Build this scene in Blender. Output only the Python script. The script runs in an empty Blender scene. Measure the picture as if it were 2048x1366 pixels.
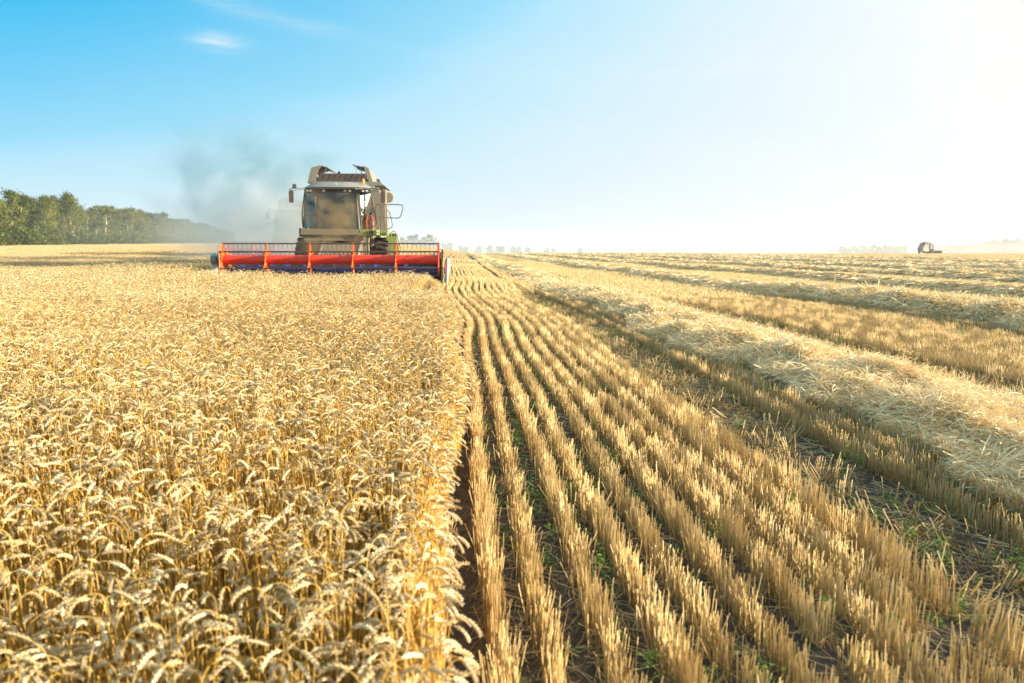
import bpy, math, random
import numpy as np
from mathutils import Vector, Matrix

R = math.radians
random.seed(7)
rng = np.random.default_rng(11)
scene = bpy.context.scene
C = scene.collection

# ------------------------------------------------------------------ camera
EYE = 1.7
cam_d = bpy.data.cameras.new('camera')
cam = bpy.data.objects.new('camera', cam_d)
C.objects.link(cam)
cam.location = (0, 0, EYE)
cam_d.sensor_width = 36.0
cam_d.lens = 28.0
cam_d.clip_start = 0.05
cam_d.clip_end = 8000
cam.rotation_euler = (R(90 - 6.62), 0, R(-3.89))
cam_d.dof.use_dof = True
cam_d.dof.focus_distance = 11.0
cam_d.dof.aperture_fstop = 2.8
scene.camera = cam
scene.view_settings.view_transform = 'Standard'
scene.view_settings.look = 'None'
scene.view_settings.gamma = 1.0
scene.view_settings.exposure = 1.34

# ------------------------------------------------------------------ sun and sky
SUN_EL = 12.5
SUN_AZ = 102.0      # degrees clockwise from +Y (the rows run along +Y): low in the west, on the right
sun_dir = Vector((math.sin(R(SUN_AZ)) * math.cos(R(SUN_EL)), math.cos(R(SUN_AZ)) * math.cos(R(SUN_EL)), math.sin(R(SUN_EL))))
sd = bpy.data.lights.new('sun', 'SUN')
sd.energy = 5.0
sd.angle = R(0.6)
sd.color = (1.0, 0.875, 0.66)
sun = bpy.data.objects.new('sun', sd)
C.objects.link(sun)
sun.rotation_euler = sun_dir.to_track_quat('Z', 'Y').to_euler()

w = bpy.data.worlds.new('World')
scene.world = w
w.use_nodes = True
nt = w.node_tree
nt.nodes.clear()
def N(t, kind, **kw):
    n = t.nodes.new(kind)
    for k, v in kw.items():
        if k in ('op',): n.operation = v
        else: setattr(n, k, v)
    return n
def L(t, a, b): t.links.new(a, b)
def mth(t, op, a, b=None, clamp=False):
    n = t.nodes.new('ShaderNodeMath'); n.operation = op; n.use_clamp = clamp
    for i, v in enumerate((a, b)):
        if v is None: continue
        if isinstance(v, (int, float)): n.inputs[i].default_value = v
        else: t.links.new(v, n.inputs[i])
    return n.outputs[0]
def maprange(t, v, a, b, c=0.0, d=1.0, smooth=True):
    n = t.nodes.new('ShaderNodeMapRange')
    if smooth: n.interpolation_type = 'SMOOTHSTEP'
    t.links.new(v, n.inputs['Value'])
    for k, x in zip(('From Min', 'From Max', 'To Min', 'To Max'), (a, b, c, d)): n.inputs[k].default_value = x
    return n.outputs['Result']
def mixc(t, f, a, b, mode='MIX'):
    n = t.nodes.new('ShaderNodeMix'); n.data_type = 'RGBA'; n.blend_type = mode
    for s, v in ((n.inputs['Factor'], f), (n.inputs['A'], a), (n.inputs['B'], b)):
        if isinstance(v, (int, float)): s.default_value = v
        elif isinstance(v, tuple): s.default_value = (*v, 1) if len(v) == 3 else v
        else: t.links.new(v, s)
    return n.outputs['Result']

sky = N(nt, 'ShaderNodeTexSky', sky_type='NISHITA', sun_disc=False)
sky.sun_elevation = R(SUN_EL)
sky.sun_rotation = R(SUN_AZ)
sky.air_density = 1.0
sky.dust_density = 1.6
sky.ozone_density = 2.5
tc = N(nt, 'ShaderNodeTexCoord')
nrm = N(nt, 'ShaderNodeVectorMath', operation='NORMALIZE'); L(nt, tc.outputs['Generated'], nrm.inputs[0])
DIR = nrm.outputs[0]
sep = N(nt, 'ShaderNodeSeparateXYZ'); L(nt, DIR, sep.inputs[0])
el = sep.outputs['Z']
# bright thin veil of air round the sun side and the horizon
dotn = N(nt, 'ShaderNodeVectorMath', operation='DOT_PRODUCT'); L(nt, DIR, dotn.inputs[0]); dotn.inputs[1].default_value = sun_dir
toward = dotn.outputs['Value']
gam = N(nt, 'ShaderNodeGamma'); gam.inputs['Gamma'].default_value = 0.55; L(nt, sky.outputs[0], gam.inputs['Color'])
blue = mixc(nt, .75, mixc(nt, 1.0, gam.outputs[0], (.10, 1.5, 2.2), 'MULTIPLY'), (.0, 2.9, 5.2))
hor = maprange(nt, el, 0.30, 0.0, 0, .86, False)
side = maprange(nt, toward, -0.64, 0.40, 0, 1, False)
veil = mth(nt, 'SUBTRACT', 1.0, mth(nt, 'MULTIPLY', mth(nt, 'SUBTRACT', 1.0, side), mth(nt, 'SUBTRACT', 1.0, hor)), clamp=True)
vn = N(nt, 'ShaderNodeTexNoise'); vn.inputs['Scale'].default_value = 2.6; vn.inputs['Detail'].default_value = 5; vn.inputs['Distortion'].default_value = .6
mpn = N(nt, 'ShaderNodeMapping'); mpn.inputs['Scale'].default_value = (1, 1, 3.5); L(nt, DIR, mpn.inputs[0]); L(nt, mpn.outputs[0], vn.inputs['Vector'])
veil = mth(nt, 'ADD', veil, mth(nt, 'MULTIPLY', mth(nt, 'SUBTRACT', vn.outputs[0], .5), .10))
veil = mth(nt, 'POWER', maprange(nt, veil, 0.16, 1.0, 0, 1, False), 1.12)
cyan = mixc(nt, maprange(nt, veil, 0.0, 0.5, 0, 1, False), blue, (2.1, 4.25, 5.4))
base = mixc(nt, maprange(nt, veil, 0.42, 1.0, 0, 1, False), cyan, (5.5, 5.48, 5.4))
# thin clouds: one small tuft and long cirrus streaks, laid out on the dome
def bump_at(cx, cz, sx, sz, tilt=0.0):
    ax = mth(nt, 'ARCTAN2', sep.outputs['X'], sep.outputs['Y'])
    u = mth(nt, 'SUBTRACT', ax, cx); v = mth(nt, 'SUBTRACT', el, cz)
    v = mth(nt, 'ADD', v, mth(nt, 'MULTIPLY', u, tilt))
    r2 = mth(nt, 'ADD', mth(nt, 'POWER', mth(nt, 'DIVIDE', u, sx), 2.0), mth(nt, 'POWER', mth(nt, 'DIVIDE', v, sz), 2.0))
    return mth(nt, 'EXPONENT', mth(nt, 'MULTIPLY', r2, -1.0))
mp = N(nt, 'ShaderNodeMapping'); mp.inputs['Scale'].default_value = (3, 3, 26); mp.inputs['Rotation'].default_value = (0, R(10), 0)
L(nt, DIR, mp.inputs[0])
cn = N(nt, 'ShaderNodeTexNoise'); cn.inputs['Scale'].default_value = 4.0; cn.inputs['Detail'].default_value = 6; cn.inputs['Roughness'].default_value = 0.6
L(nt, mp.outputs[0], cn.inputs['Vector'])
cnf = maprange(nt, cn.outputs[0], 0.35, 0.7, 0.25, 1.0)
cl = mth(nt, 'MULTIPLY', mth(nt, 'ADD', bump_at(-0.271, 0.227, 0.030, 0.0085, 0.03), mth(nt, 'MULTIPLY', bump_at(-0.279, 0.230, 0.016, 0.008), 0.5)), mth(nt, 'MULTIPLY', cnf, 0.5))
st = mth(nt, 'MULTIPLY', bump_at(-0.235, 0.262, 0.16, 0.009, 0.16), mth(nt, 'MULTIPLY', cnf, 0.22))
st2 = mth(nt, 'MULTIPLY', bump_at(0.35, 0.21, 0.25, 0.02, 0.02), mth(nt, 'MULTIPLY', cnf, 0.30))
cloud = mth(nt, 'ADD', mth(nt, 'ADD', cl, st), st2, clamp=True)
col = mixc(nt, cloud, base, (5.2, 5.4, 5.5))
bg = N(nt, 'ShaderNodeBackground'); bg.inputs['Strength'].default_value = 0.072
L(nt, col, bg.inputs['Color'])
wo = N(nt, 'ShaderNodeOutputWorld'); L(nt, bg.outputs[0], wo.inputs['Surface'])

cy = scene.cycles
cy.use_denoising = True
cy.max_bounces = 6
cy.diffuse_bounces = 4
cy.transmission_bounces = 4
cy.transparent_max_bounces = 12
cy.volume_bounces = 1
cy.volume_step_rate = 1.5
cy.volume_max_steps = 96

# ------------------------------------------------------------------ terrain shape
def sstep(a, b, x):
    t = np.clip((np.asarray(x, float) - a) / (b - a), 0, 1)
    return t * t * (3 - 2 * t)
def terrain(x, y):
    x = np.asarray(x, float); y = np.asarray(y, float)
    zl = np.interp(y, [-500, 8, 16, 28, 42, 58, 90, 135, 200, 350, 500], [0, 0, .17, .5, .66, .8, 1.12, 1.6, 2.1, 3.2, 3.4])
    zl = zl * (1 - .38 * sstep(-7, -18, x) * sstep(70, 40, y))
    zl = zl * sstep(8, -14, x) + 0.25 * sstep(-60, -110, x)
    zr = 0.10 * sstep(60, 150, y) * sstep(-14, 8, x)
    drop = 9.0 * sstep(210, 900, y) * sstep(-60, -10, x) + 9.0 * sstep(500, 1000, y) * (1 - sstep(-60, -10, x))
    und = (0.035 * np.sin(x * .9 + .6) * np.sin(7.0 * np.log1p(np.maximum(y, 0)) + 1.1) + 0.02 * np.sin(8.0 * np.log1p(np.maximum(y, 0)) + x * .22) + 0.05 * np.sin(y * .21 + x * .13 + 2)) * sstep(5, 22, y)
    return zl + zr - drop + und
def shift(y):
    y = np.asarray(y, float)
    b = np.interp(y, [-20, 0, 4, 8, 12, 16, 22, 28, 60, 150], [.02, .02, .02, .04, .09, .02, -.08, -.38, -.6, -.7])
    wv = (.10 * np.sin(9.0 * np.log1p(np.maximum(y, 0)) + .5) + .05 * np.sin(y * .37 + 2.2)) * sstep(4, 20, y)
    return b + wv

# ------------------------------------------------------------------ mesh helpers
def np_mesh(name, V, F, mats=None, tint=None, smooth=False, link=True, parent=None, uv_mat=None):
    V = np.asarray(V, np.float32).reshape(-1, 3); F = np.asarray(F, np.int32)
    me = bpy.data.meshes.new(name)
    k = F.shape[1]
    me.vertices.add(len(V)); me.vertices.foreach_set('co', V.ravel())
    me.loops.add(F.size); me.loops.foreach_set('vertex_index', F.ravel())
    me.polygons.add(len(F))
    me.polygons.foreach_set('loop_start', np.arange(0, F.size, k, dtype=np.int32))
    me.polygons.foreach_set('loop_total', np.full(len(F), k, np.int32))
    if smooth: me.polygons.foreach_set('use_smooth', np.ones(len(F), bool))
    if uv_mat is not None: me.polygons.foreach_set('material_index', np.asarray(uv_mat, np.int32))
    if tint is not None:
        a = me.attributes.new('tint', 'FLOAT', 'POINT'); a.data.foreach_set('value', np.asarray(tint, np.float32))
    me.update(calc_edges=True)
    for m in (mats or []): me.materials.append(m)
    o = bpy.data.objects.new(name, me)
    if link: C.objects.link(o)
    if parent is not None: o.parent = parent
    return o
class Acc:
    """collects numpy pieces (quads) with a tint per vertex and a material index per face"""
    def __init__(s): s.V = []; s.F = []; s.T = []; s.M = []; s.n = 0
    def add(s, V, F, tint=0.5, m=0):
        V = np.asarray(V, float).reshape(-1, 3); F = np.asarray(F, int)
        s.V.append(V); s.F.append(F + s.n); s.n += len(V)
        s.T.append(np.broadcast_to(np.asarray(tint, float), (len(V),)).copy()); s.M.append(np.full(len(F), m))
    def build(s, name, mats, **kw):
        return np_mesh(name, np.vstack(s.V), np.vstack(s.F), mats, np.concatenate(s.T), uv_mat=np.concatenate(s.M), **kw)
def ribbons(P, W, S):
    """P (n,k,3) centre lines, W (n,) or (n,k) half widths, S (n,3) or (n,k,3) side vectors -> V, F"""
    n, k, _ = P.shape
    W = np.asarray(W, float)
    if W.ndim == 1: W = np.repeat(W[:, None], k, 1)
    if S.ndim == 2: S = np.repeat(S[:, None, :], k, 1)
    A = P - S * W[..., None]; B = P + S * W[..., None]
    V = np.stack([A, B], 2).reshape(-1, 3)
    i = np.arange(n)[:, None] * (2 * k) + np.arange(k - 1)[None, :] * 2
    F = np.stack([i, i + 1, i + 3, i + 2], -1).reshape(-1, 4)
    return V, F
def tubes(P, W, sides=3):
    """tubes along centre lines P (n,k,3) with radii W (n,k)"""
    n, k, _ = P.shape
    W = np.asarray(W, float)
    if W.ndim == 1: W = np.repeat(W[:, None], k, 1)
    T = np.gradient(P, axis=1); T /= np.linalg.norm(T, axis=-1, keepdims=True) + 1e-9
    ref = np.where(np.abs(T[..., 2:3]) > .97, np.array([1., 0, 0]), np.array([0, 0, 1.]))
    ref = np.broadcast_to(ref[:, :1], T.shape).copy() if False else ref
    ref = np.broadcast_to(np.array([0.31, 0.95, 0.05]), T.shape)
    A = np.cross(T, ref); A /= np.linalg.norm(A, axis=-1, keepdims=True) + 1e-9
    B = np.cross(T, A)
    an = np.arange(sides) * 2 * np.pi / sides
    V = P[:, :, None, :] + W[:, :, None, None] * (np.cos(an)[None, None, :, None] * A[:, :, None, :] + np.sin(an)[None, None, :, None] * B[:, :, None, :])
    V = V.reshape(-1, 3)
    b = (np.arange(n)[:, None, None] * k + np.arange(k - 1)[None, :, None]) * sides
    j = np.arange(sides)[None, None, :]; j2 = (j + 1) % sides
    F = np.stack([b + j, b + j2, b + sides + j2, b + sides + j], -1).reshape(-1, 4)
    return V, F
def setp(o, **kw):
    for k, v in kw.items(): o[k] = v
    return o

# ------------------------------------------------------------------ materials
def newmat(name):
    m = bpy.data.materials.new(name); m.use_nodes = True
    t = m.node_tree; t.nodes.clear()
    out = t.nodes.new('ShaderNodeOutputMaterial')
    return m, t, out
def veg_mat(name, dark, mid, light, rough=.55, transl=.25, rnd=.25, spec=.4):
    """plant fibre: colour varies with the per-stalk tint, per-copy random and slow noise"""
    m, t, out = newmat(name)
    at = N(t, 'ShaderNodeAttribute', attribute_name='tint')
    oi = N(t, 'ShaderNodeObjectInfo')
    f = mth(t, 'ADD', at.outputs['Fac'], mth(t, 'MULTIPLY', mth(t, 'SUBTRACT', oi.outputs['Random'], .5), rnd), clamp=True)
    r = N(t, 'ShaderNodeValToRGB'); L(t, f, r.inputs[0])
    e = r.color_ramp.elements; e[0].position = 0; e[0].color = (*dark, 1); e[1].position = 1; e[1].color = (*light, 1)
    x = e.new(.5); x.color = (*mid, 1)
    p = N(t, 'ShaderNodeBsdfPrincipled'); L(t, r.outputs[0], p.inputs['Base Color'])
    p.inputs['Roughness'].default_value = rough; p.inputs['Specular IOR Level'].default_value = spec
    tr = N(t, 'ShaderNodeBsdfTranslucent'); L(t, r.outputs[0], tr.inputs['Color'])
    mx = N(t, 'ShaderNodeMixShader'); mx.inputs[0].default_value = transl
    L(t, p.outputs[0], mx.inputs[1]); L(t, tr.outputs[0], mx.inputs[2]); L(t, mx.outputs[0], out.inputs['Surface'])
    return m
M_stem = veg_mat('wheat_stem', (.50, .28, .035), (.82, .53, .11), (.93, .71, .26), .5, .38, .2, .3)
M_ear = veg_mat('wheat_ear', (.46, .31, .12), (.76, .57, .29), (.94, .83, .58), .5, .22, .3, .4)
M_leaf = veg_mat('dry_leaf', (.22, .12, .03), (.48, .30, .09), (.70, .52, .22), .6, .35, .2, .3)
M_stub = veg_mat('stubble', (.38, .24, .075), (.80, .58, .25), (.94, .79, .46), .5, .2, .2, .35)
M_straw = veg_mat('straw', (.48, .29, .09), (.92, .68, .34), (.98, .86, .57), .42, .22, .1, .5)
M_weed = veg_mat('weed_leaf', (.03, .09, .015), (.09, .22, .03), (.32, .42, .05), .5, .35, .3, .3)
M_leafg = veg_mat('tree_leaf', (.03, .05, .008), (.10, .13, .018), (.24, .24, .04), .6, .30, .45, .2)
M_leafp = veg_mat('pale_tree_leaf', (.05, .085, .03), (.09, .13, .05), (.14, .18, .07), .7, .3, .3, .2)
M_bark = veg_mat('bark', (.10, .08, .05), (.30, .26, .19), (.62, .57, .47), .8, 0, .3, .2)
M_petal = veg_mat('thistle_petal', (.55, .10, .35), (.7, .2, .5), (.85, .4, .7), .6, .3, .1, .2)

def ground_mat():
    m, t, out = newmat('field_soil')
    g = N(t, 'ShaderNodeNewGeometry')
    n1 = N(t, 'ShaderNodeTexNoise'); n1.inputs['Scale'].default_value = 9; n1.inputs['Detail'].default_value = 8; n1.inputs['Roughness'].default_value = .7
    L(t, g.outputs['Position'], n1.inputs['Vector'])
    mp = N(t, 'ShaderNodeMapping'); mp.inputs['Scale'].default_value = (.5, .06, 1); L(t, g.outputs['Position'], mp.inputs[0])
    n2 = N(t, 'ShaderNodeTexNoise'); n2.inputs['Scale'].default_value = 1; n2.inputs['Detail'].default_value = 6; L(t, mp.outputs[0], n2.inputs['Vector'])
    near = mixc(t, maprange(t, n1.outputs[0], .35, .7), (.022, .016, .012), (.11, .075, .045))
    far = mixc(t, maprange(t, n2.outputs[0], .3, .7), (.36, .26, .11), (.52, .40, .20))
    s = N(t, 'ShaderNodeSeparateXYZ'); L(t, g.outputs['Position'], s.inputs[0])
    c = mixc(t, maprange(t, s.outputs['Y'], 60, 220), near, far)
    p = N(t, 'ShaderNodeBsdfPrincipled'); L(t, c, p.inputs['Base Color']); p.inputs['Roughness'].default_value = .95
    b = N(t, 'ShaderNodeBump'); b.inputs['Strength'].default_value = .8; b.inputs['Distance'].default_value = .03
    L(t, n1.outputs[0], b.inputs['Height']); L(t, b.outputs[0], p.inputs['Normal']); L(t, p.outputs[0], out.inputs['Surface'])
    return m
M_ground = ground_mat()
def paint(name, col, rough=.4, metal=0.0, dust=.35, dustcol=(.40, .33, .22), spec=.5, nscale=1.8):
    m, t, out = newmat(name)
    tcn = N(t, 'ShaderNodeTexCoord')
    n1 = N(t, 'ShaderNodeTexNoise'); n1.inputs['Scale'].default_value = nscale; n1.inputs['Detail'].default_value = 9; n1.inputs['Roughness'].default_value = .68
    L(t, tcn.outputs['Object'], n1.inputs['Vector'])
    f = maprange(t, n1.outputs[0], .38, .68, 0, 1)
    f = mth(t, 'MULTIPLY', mth(t, 'ADD', mth(t, 'MULTIPLY', f, .7), .3), dust, clamp=True)
    c = mixc(t, f, col, dustcol)
    p = N(t, 'ShaderNodeBsdfPrincipled'); L(t, c, p.inputs['Base Color'])
    L(t, mth(t, 'ADD', mth(t, 'MULTIPLY', f, .5), rough, clamp=True), p.inputs['Roughness'])
    p.inputs['Metallic'].default_value = metal; p.inputs['Specular IOR Level'].default_value = spec
    L(t, p.outputs[0], out.inputs['Surface'])
    return m
P_white = paint('dusty_cream_paint', (.19, .19, .165), .45, dust=.6, dustcol=(.27, .22, .14))
P_grey = paint('dusty_grey_paint', (.20, .23, .25), .45, dust=.5)
P_green = paint('green_paint', (.20, .28, .04), .4, dust=.35, dustcol=(.38, .32, .14))
P_red = paint('red_paint', (.75, .032, .004), .35, dust=.08, dustcol=(.5, .15, .08))
P_orange = paint('orange_paint', (.90, .15, .008), .4, dust=.1)
P_dark = paint('dark_steel', (.05, .04, .045), .45, .2, dust=.2)
P_maroon = paint('maroon_steel', (.045, .010, .016), .4, dust=.15)
P_steel = paint('worn_steel', (.34, .30, .24), .4, .6, dust=.4)
P_blue = paint('blue_auger_paint', (.008, .035, .24), .35, dust=.1)
P_rubber = paint('dusty_rubber', (.03, .028, .026), .85, dust=.45, dustcol=(.16, .12, .08), spec=.2)
P_tan = paint('dusty_tan_sheet', (.20, .17, .12), .6, dust=.7, dustcol=(.24, .19, .12))
P_brown = paint('brown_mesh', (.07, .045, .035), .6, dust=.3, dustcol=(.22, .17, .11))
P_teal = paint('teal_rail', (.06, .17, .18), .4, dust=.2)
P_int = paint('cab_interior', (.05, .048, .045), .8, dust=.3)
P_plate = paint('divider_white', (.34, .34, .37), .35, dust=.15)
P_ext = paint('extinguisher_red', (.55, .07, .02), .35, dust=.2)
P_black = paint('black_plastic', (.015, .015, .015), .5, dust=.04)
def glass_mat():
    m, t, out = newmat('dusty_tinted_glass')
    tcn = N(t, 'ShaderNodeTexCoord')
    n1 = N(t, 'ShaderNodeTexNoise'); n1.inputs['Scale'].default_value = 2.2; n1.inputs['Detail'].default_value = 6
    L(t, tcn.outputs['Object'], n1.inputs['Vector'])
    tr = N(t, 'ShaderNodeBsdfTransparent'); tr.inputs[0].default_value = (.50, .58, .52, 1)
    gl = N(t, 'ShaderNodeBsdfGlossy'); gl.inputs['Roughness'].default_value = .05; gl.inputs['Color'].default_value = (.9, .95, 1, 1)
    di = N(t, 'ShaderNodeBsdfDiffuse'); di.inputs['Color'].default_value = (.42, .36, .24, 1)
    lw = N(t, 'ShaderNodeLayerWeight'); lw.inputs['Blend'].default_value = .25
    a = N(t, 'ShaderNodeMixShader'); L(t, mth(t, 'ADD', mth(t, 'MULTIPLY', lw.outputs['Fresnel'], .5), .03, clamp=True), a.inputs[0])
    L(t, tr.outputs[0], a.inputs[1]); L(t, gl.outputs[0], a.inputs[2])
    b = N(t, 'ShaderNodeMixShader'); L(t, maprange(t, n1.outputs[0], .35, .75, .03, .18), b.inputs[0])
    L(t, a.outputs[0], b.inputs[1]); L(t, di.outputs[0], b.inputs[2]); L(t, b.outputs[0], out.inputs['Surface'])
    return m
P_glass = glass_mat()
def simple(name, col, rough=.3, **kw):
    m, t, out = newmat(name)
    p = N(t, 'ShaderNodeBsdfPrincipled'); p.inputs['Base Color'].default_value = (*col, 1); p.inputs['Roughness'].default_value = rough
    for k, v in kw.items(): p.inputs[k.replace('_', ' ')].default_value = v
    L(t, p.outputs[0], out.inputs['Surface']); return m
P_lens = simple('lamp_lens', (.75, .72, .62), .15)
P_amber = simple('amber_lens', (.95, .28, .02), .2)

# ------------------------------------------------------------------ ground
def axis(lo, hi, fine_lo, fine_hi, step, grow=1.18):
    a = list(np.arange(fine_lo, fine_hi + 1e-6, step))
    s = step; x = fine_hi
    while x < hi: s *= grow; x += s; a.append(x)
    s = step; x = fine_lo
    while x > lo: s *= grow; x -= s; a.insert(0, x)
    return np.array(a)
gx = axis(-2600, 2600, -30, 34, .5); gy = axis(-300, 5200, -4, 90, .5, 1.05)
GX, GY = np.meshgrid(gx, gy)
GZ = terrain(GX, GY)
nx = len(gx); ny = len(gy)
ii = np.arange(ny - 1)[:, None] * nx + np.arange(nx - 1)[None, :]
gF = np.stack([ii, ii + 1, ii + nx + 1, ii + nx], -1).reshape(-1, 4)
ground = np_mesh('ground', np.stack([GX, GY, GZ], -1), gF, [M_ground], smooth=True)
setp(ground, kind='structure', label='dry soil of the harvested field under stubble and wheat')

# ------------------------------------------------------------------ instancing
def scatter(name, protos, P, rot, scl, idx, **props):
    """one countless-stuff object: a mesh of points whose geometry nodes put a prototype at each point"""
    col_ = bpy.data.collections.new(name + '_kinds')
    for i, o in enumerate(protos):
        o.name = '%s_kind_%02d' % (name, i); col_.objects.link(o)
    me = bpy.data.meshes.new(name)
    n = len(P)
    me.vertices.add(n); me.vertices.foreach_set('co', np.asarray(P, np.float32).ravel())
    for an, ty, key, arr in (('rot', 'FLOAT_VECTOR', 'vector', rot), ('scl', 'FLOAT_VECTOR', 'vector', scl), ('idx', 'INT', 'value', idx)):
        a = me.attributes.new(an, ty, 'POINT')
        a.data.foreach_set(key, np.asarray(arr, np.int32 if ty == 'INT' else np.float32).ravel())
    for o in protos:
        for m in o.data.materials:
            if m.name not in [x.name for x in me.materials]: me.materials.append(m)
    o = bpy.data.objects.new(name, me); C.objects.link(o)
    ng = bpy.data.node_groups.new(name + '_nodes', 'GeometryNodeTree')
    ng.interface.new_socket('Geometry', in_out='INPUT', socket_type='NodeSocketGeometry')
    ng.interface.new_socket('Geometry', in_out='OUTPUT', socket_type='NodeSocketGeometry')
    gi = ng.nodes.new('NodeGroupInput'); go = ng.nodes.new('NodeGroupOutput')
    ci = ng.nodes.new('GeometryNodeCollectionInfo'); ci.inputs['Collection'].default_value = col_
    ci.inputs['Separate Children'].default_value = True; ci.inputs['Reset Children'].default_value = True
    ip = ng.nodes.new('GeometryNodeInstanceOnPoints'); ip.inputs['Pick Instance'].default_value = True
    def attr(nm, ty):
        a = ng.nodes.new('GeometryNodeInputNamedAttribute'); a.data_type = ty; a.inputs['Name'].default_value = nm
        return a.outputs['Attribute']
    ng.links.new(gi.outputs[0], ip.inputs['Points']); ng.links.new(ci.outputs[0], ip.inputs['Instance'])
    ng.links.new(attr('idx', 'INT'), ip.inputs['Instance Index'])
    er = ng.nodes.new('FunctionNodeEulerToRotation'); ng.links.new(attr('rot', 'FLOAT_VECTOR'), er.inputs[0])
    ng.links.new(er.outputs[0], ip.inputs['Rotation']); ng.links.new(attr('scl', 'FLOAT_VECTOR'), ip.inputs['Scale'])
    ng.links.new(ip.outputs[0], go.inputs[0])
    md = o.modifiers.new('scatter', 'NODES'); md.node_group = ng
    setp(o, kind='stuff', **props)
    return o

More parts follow.
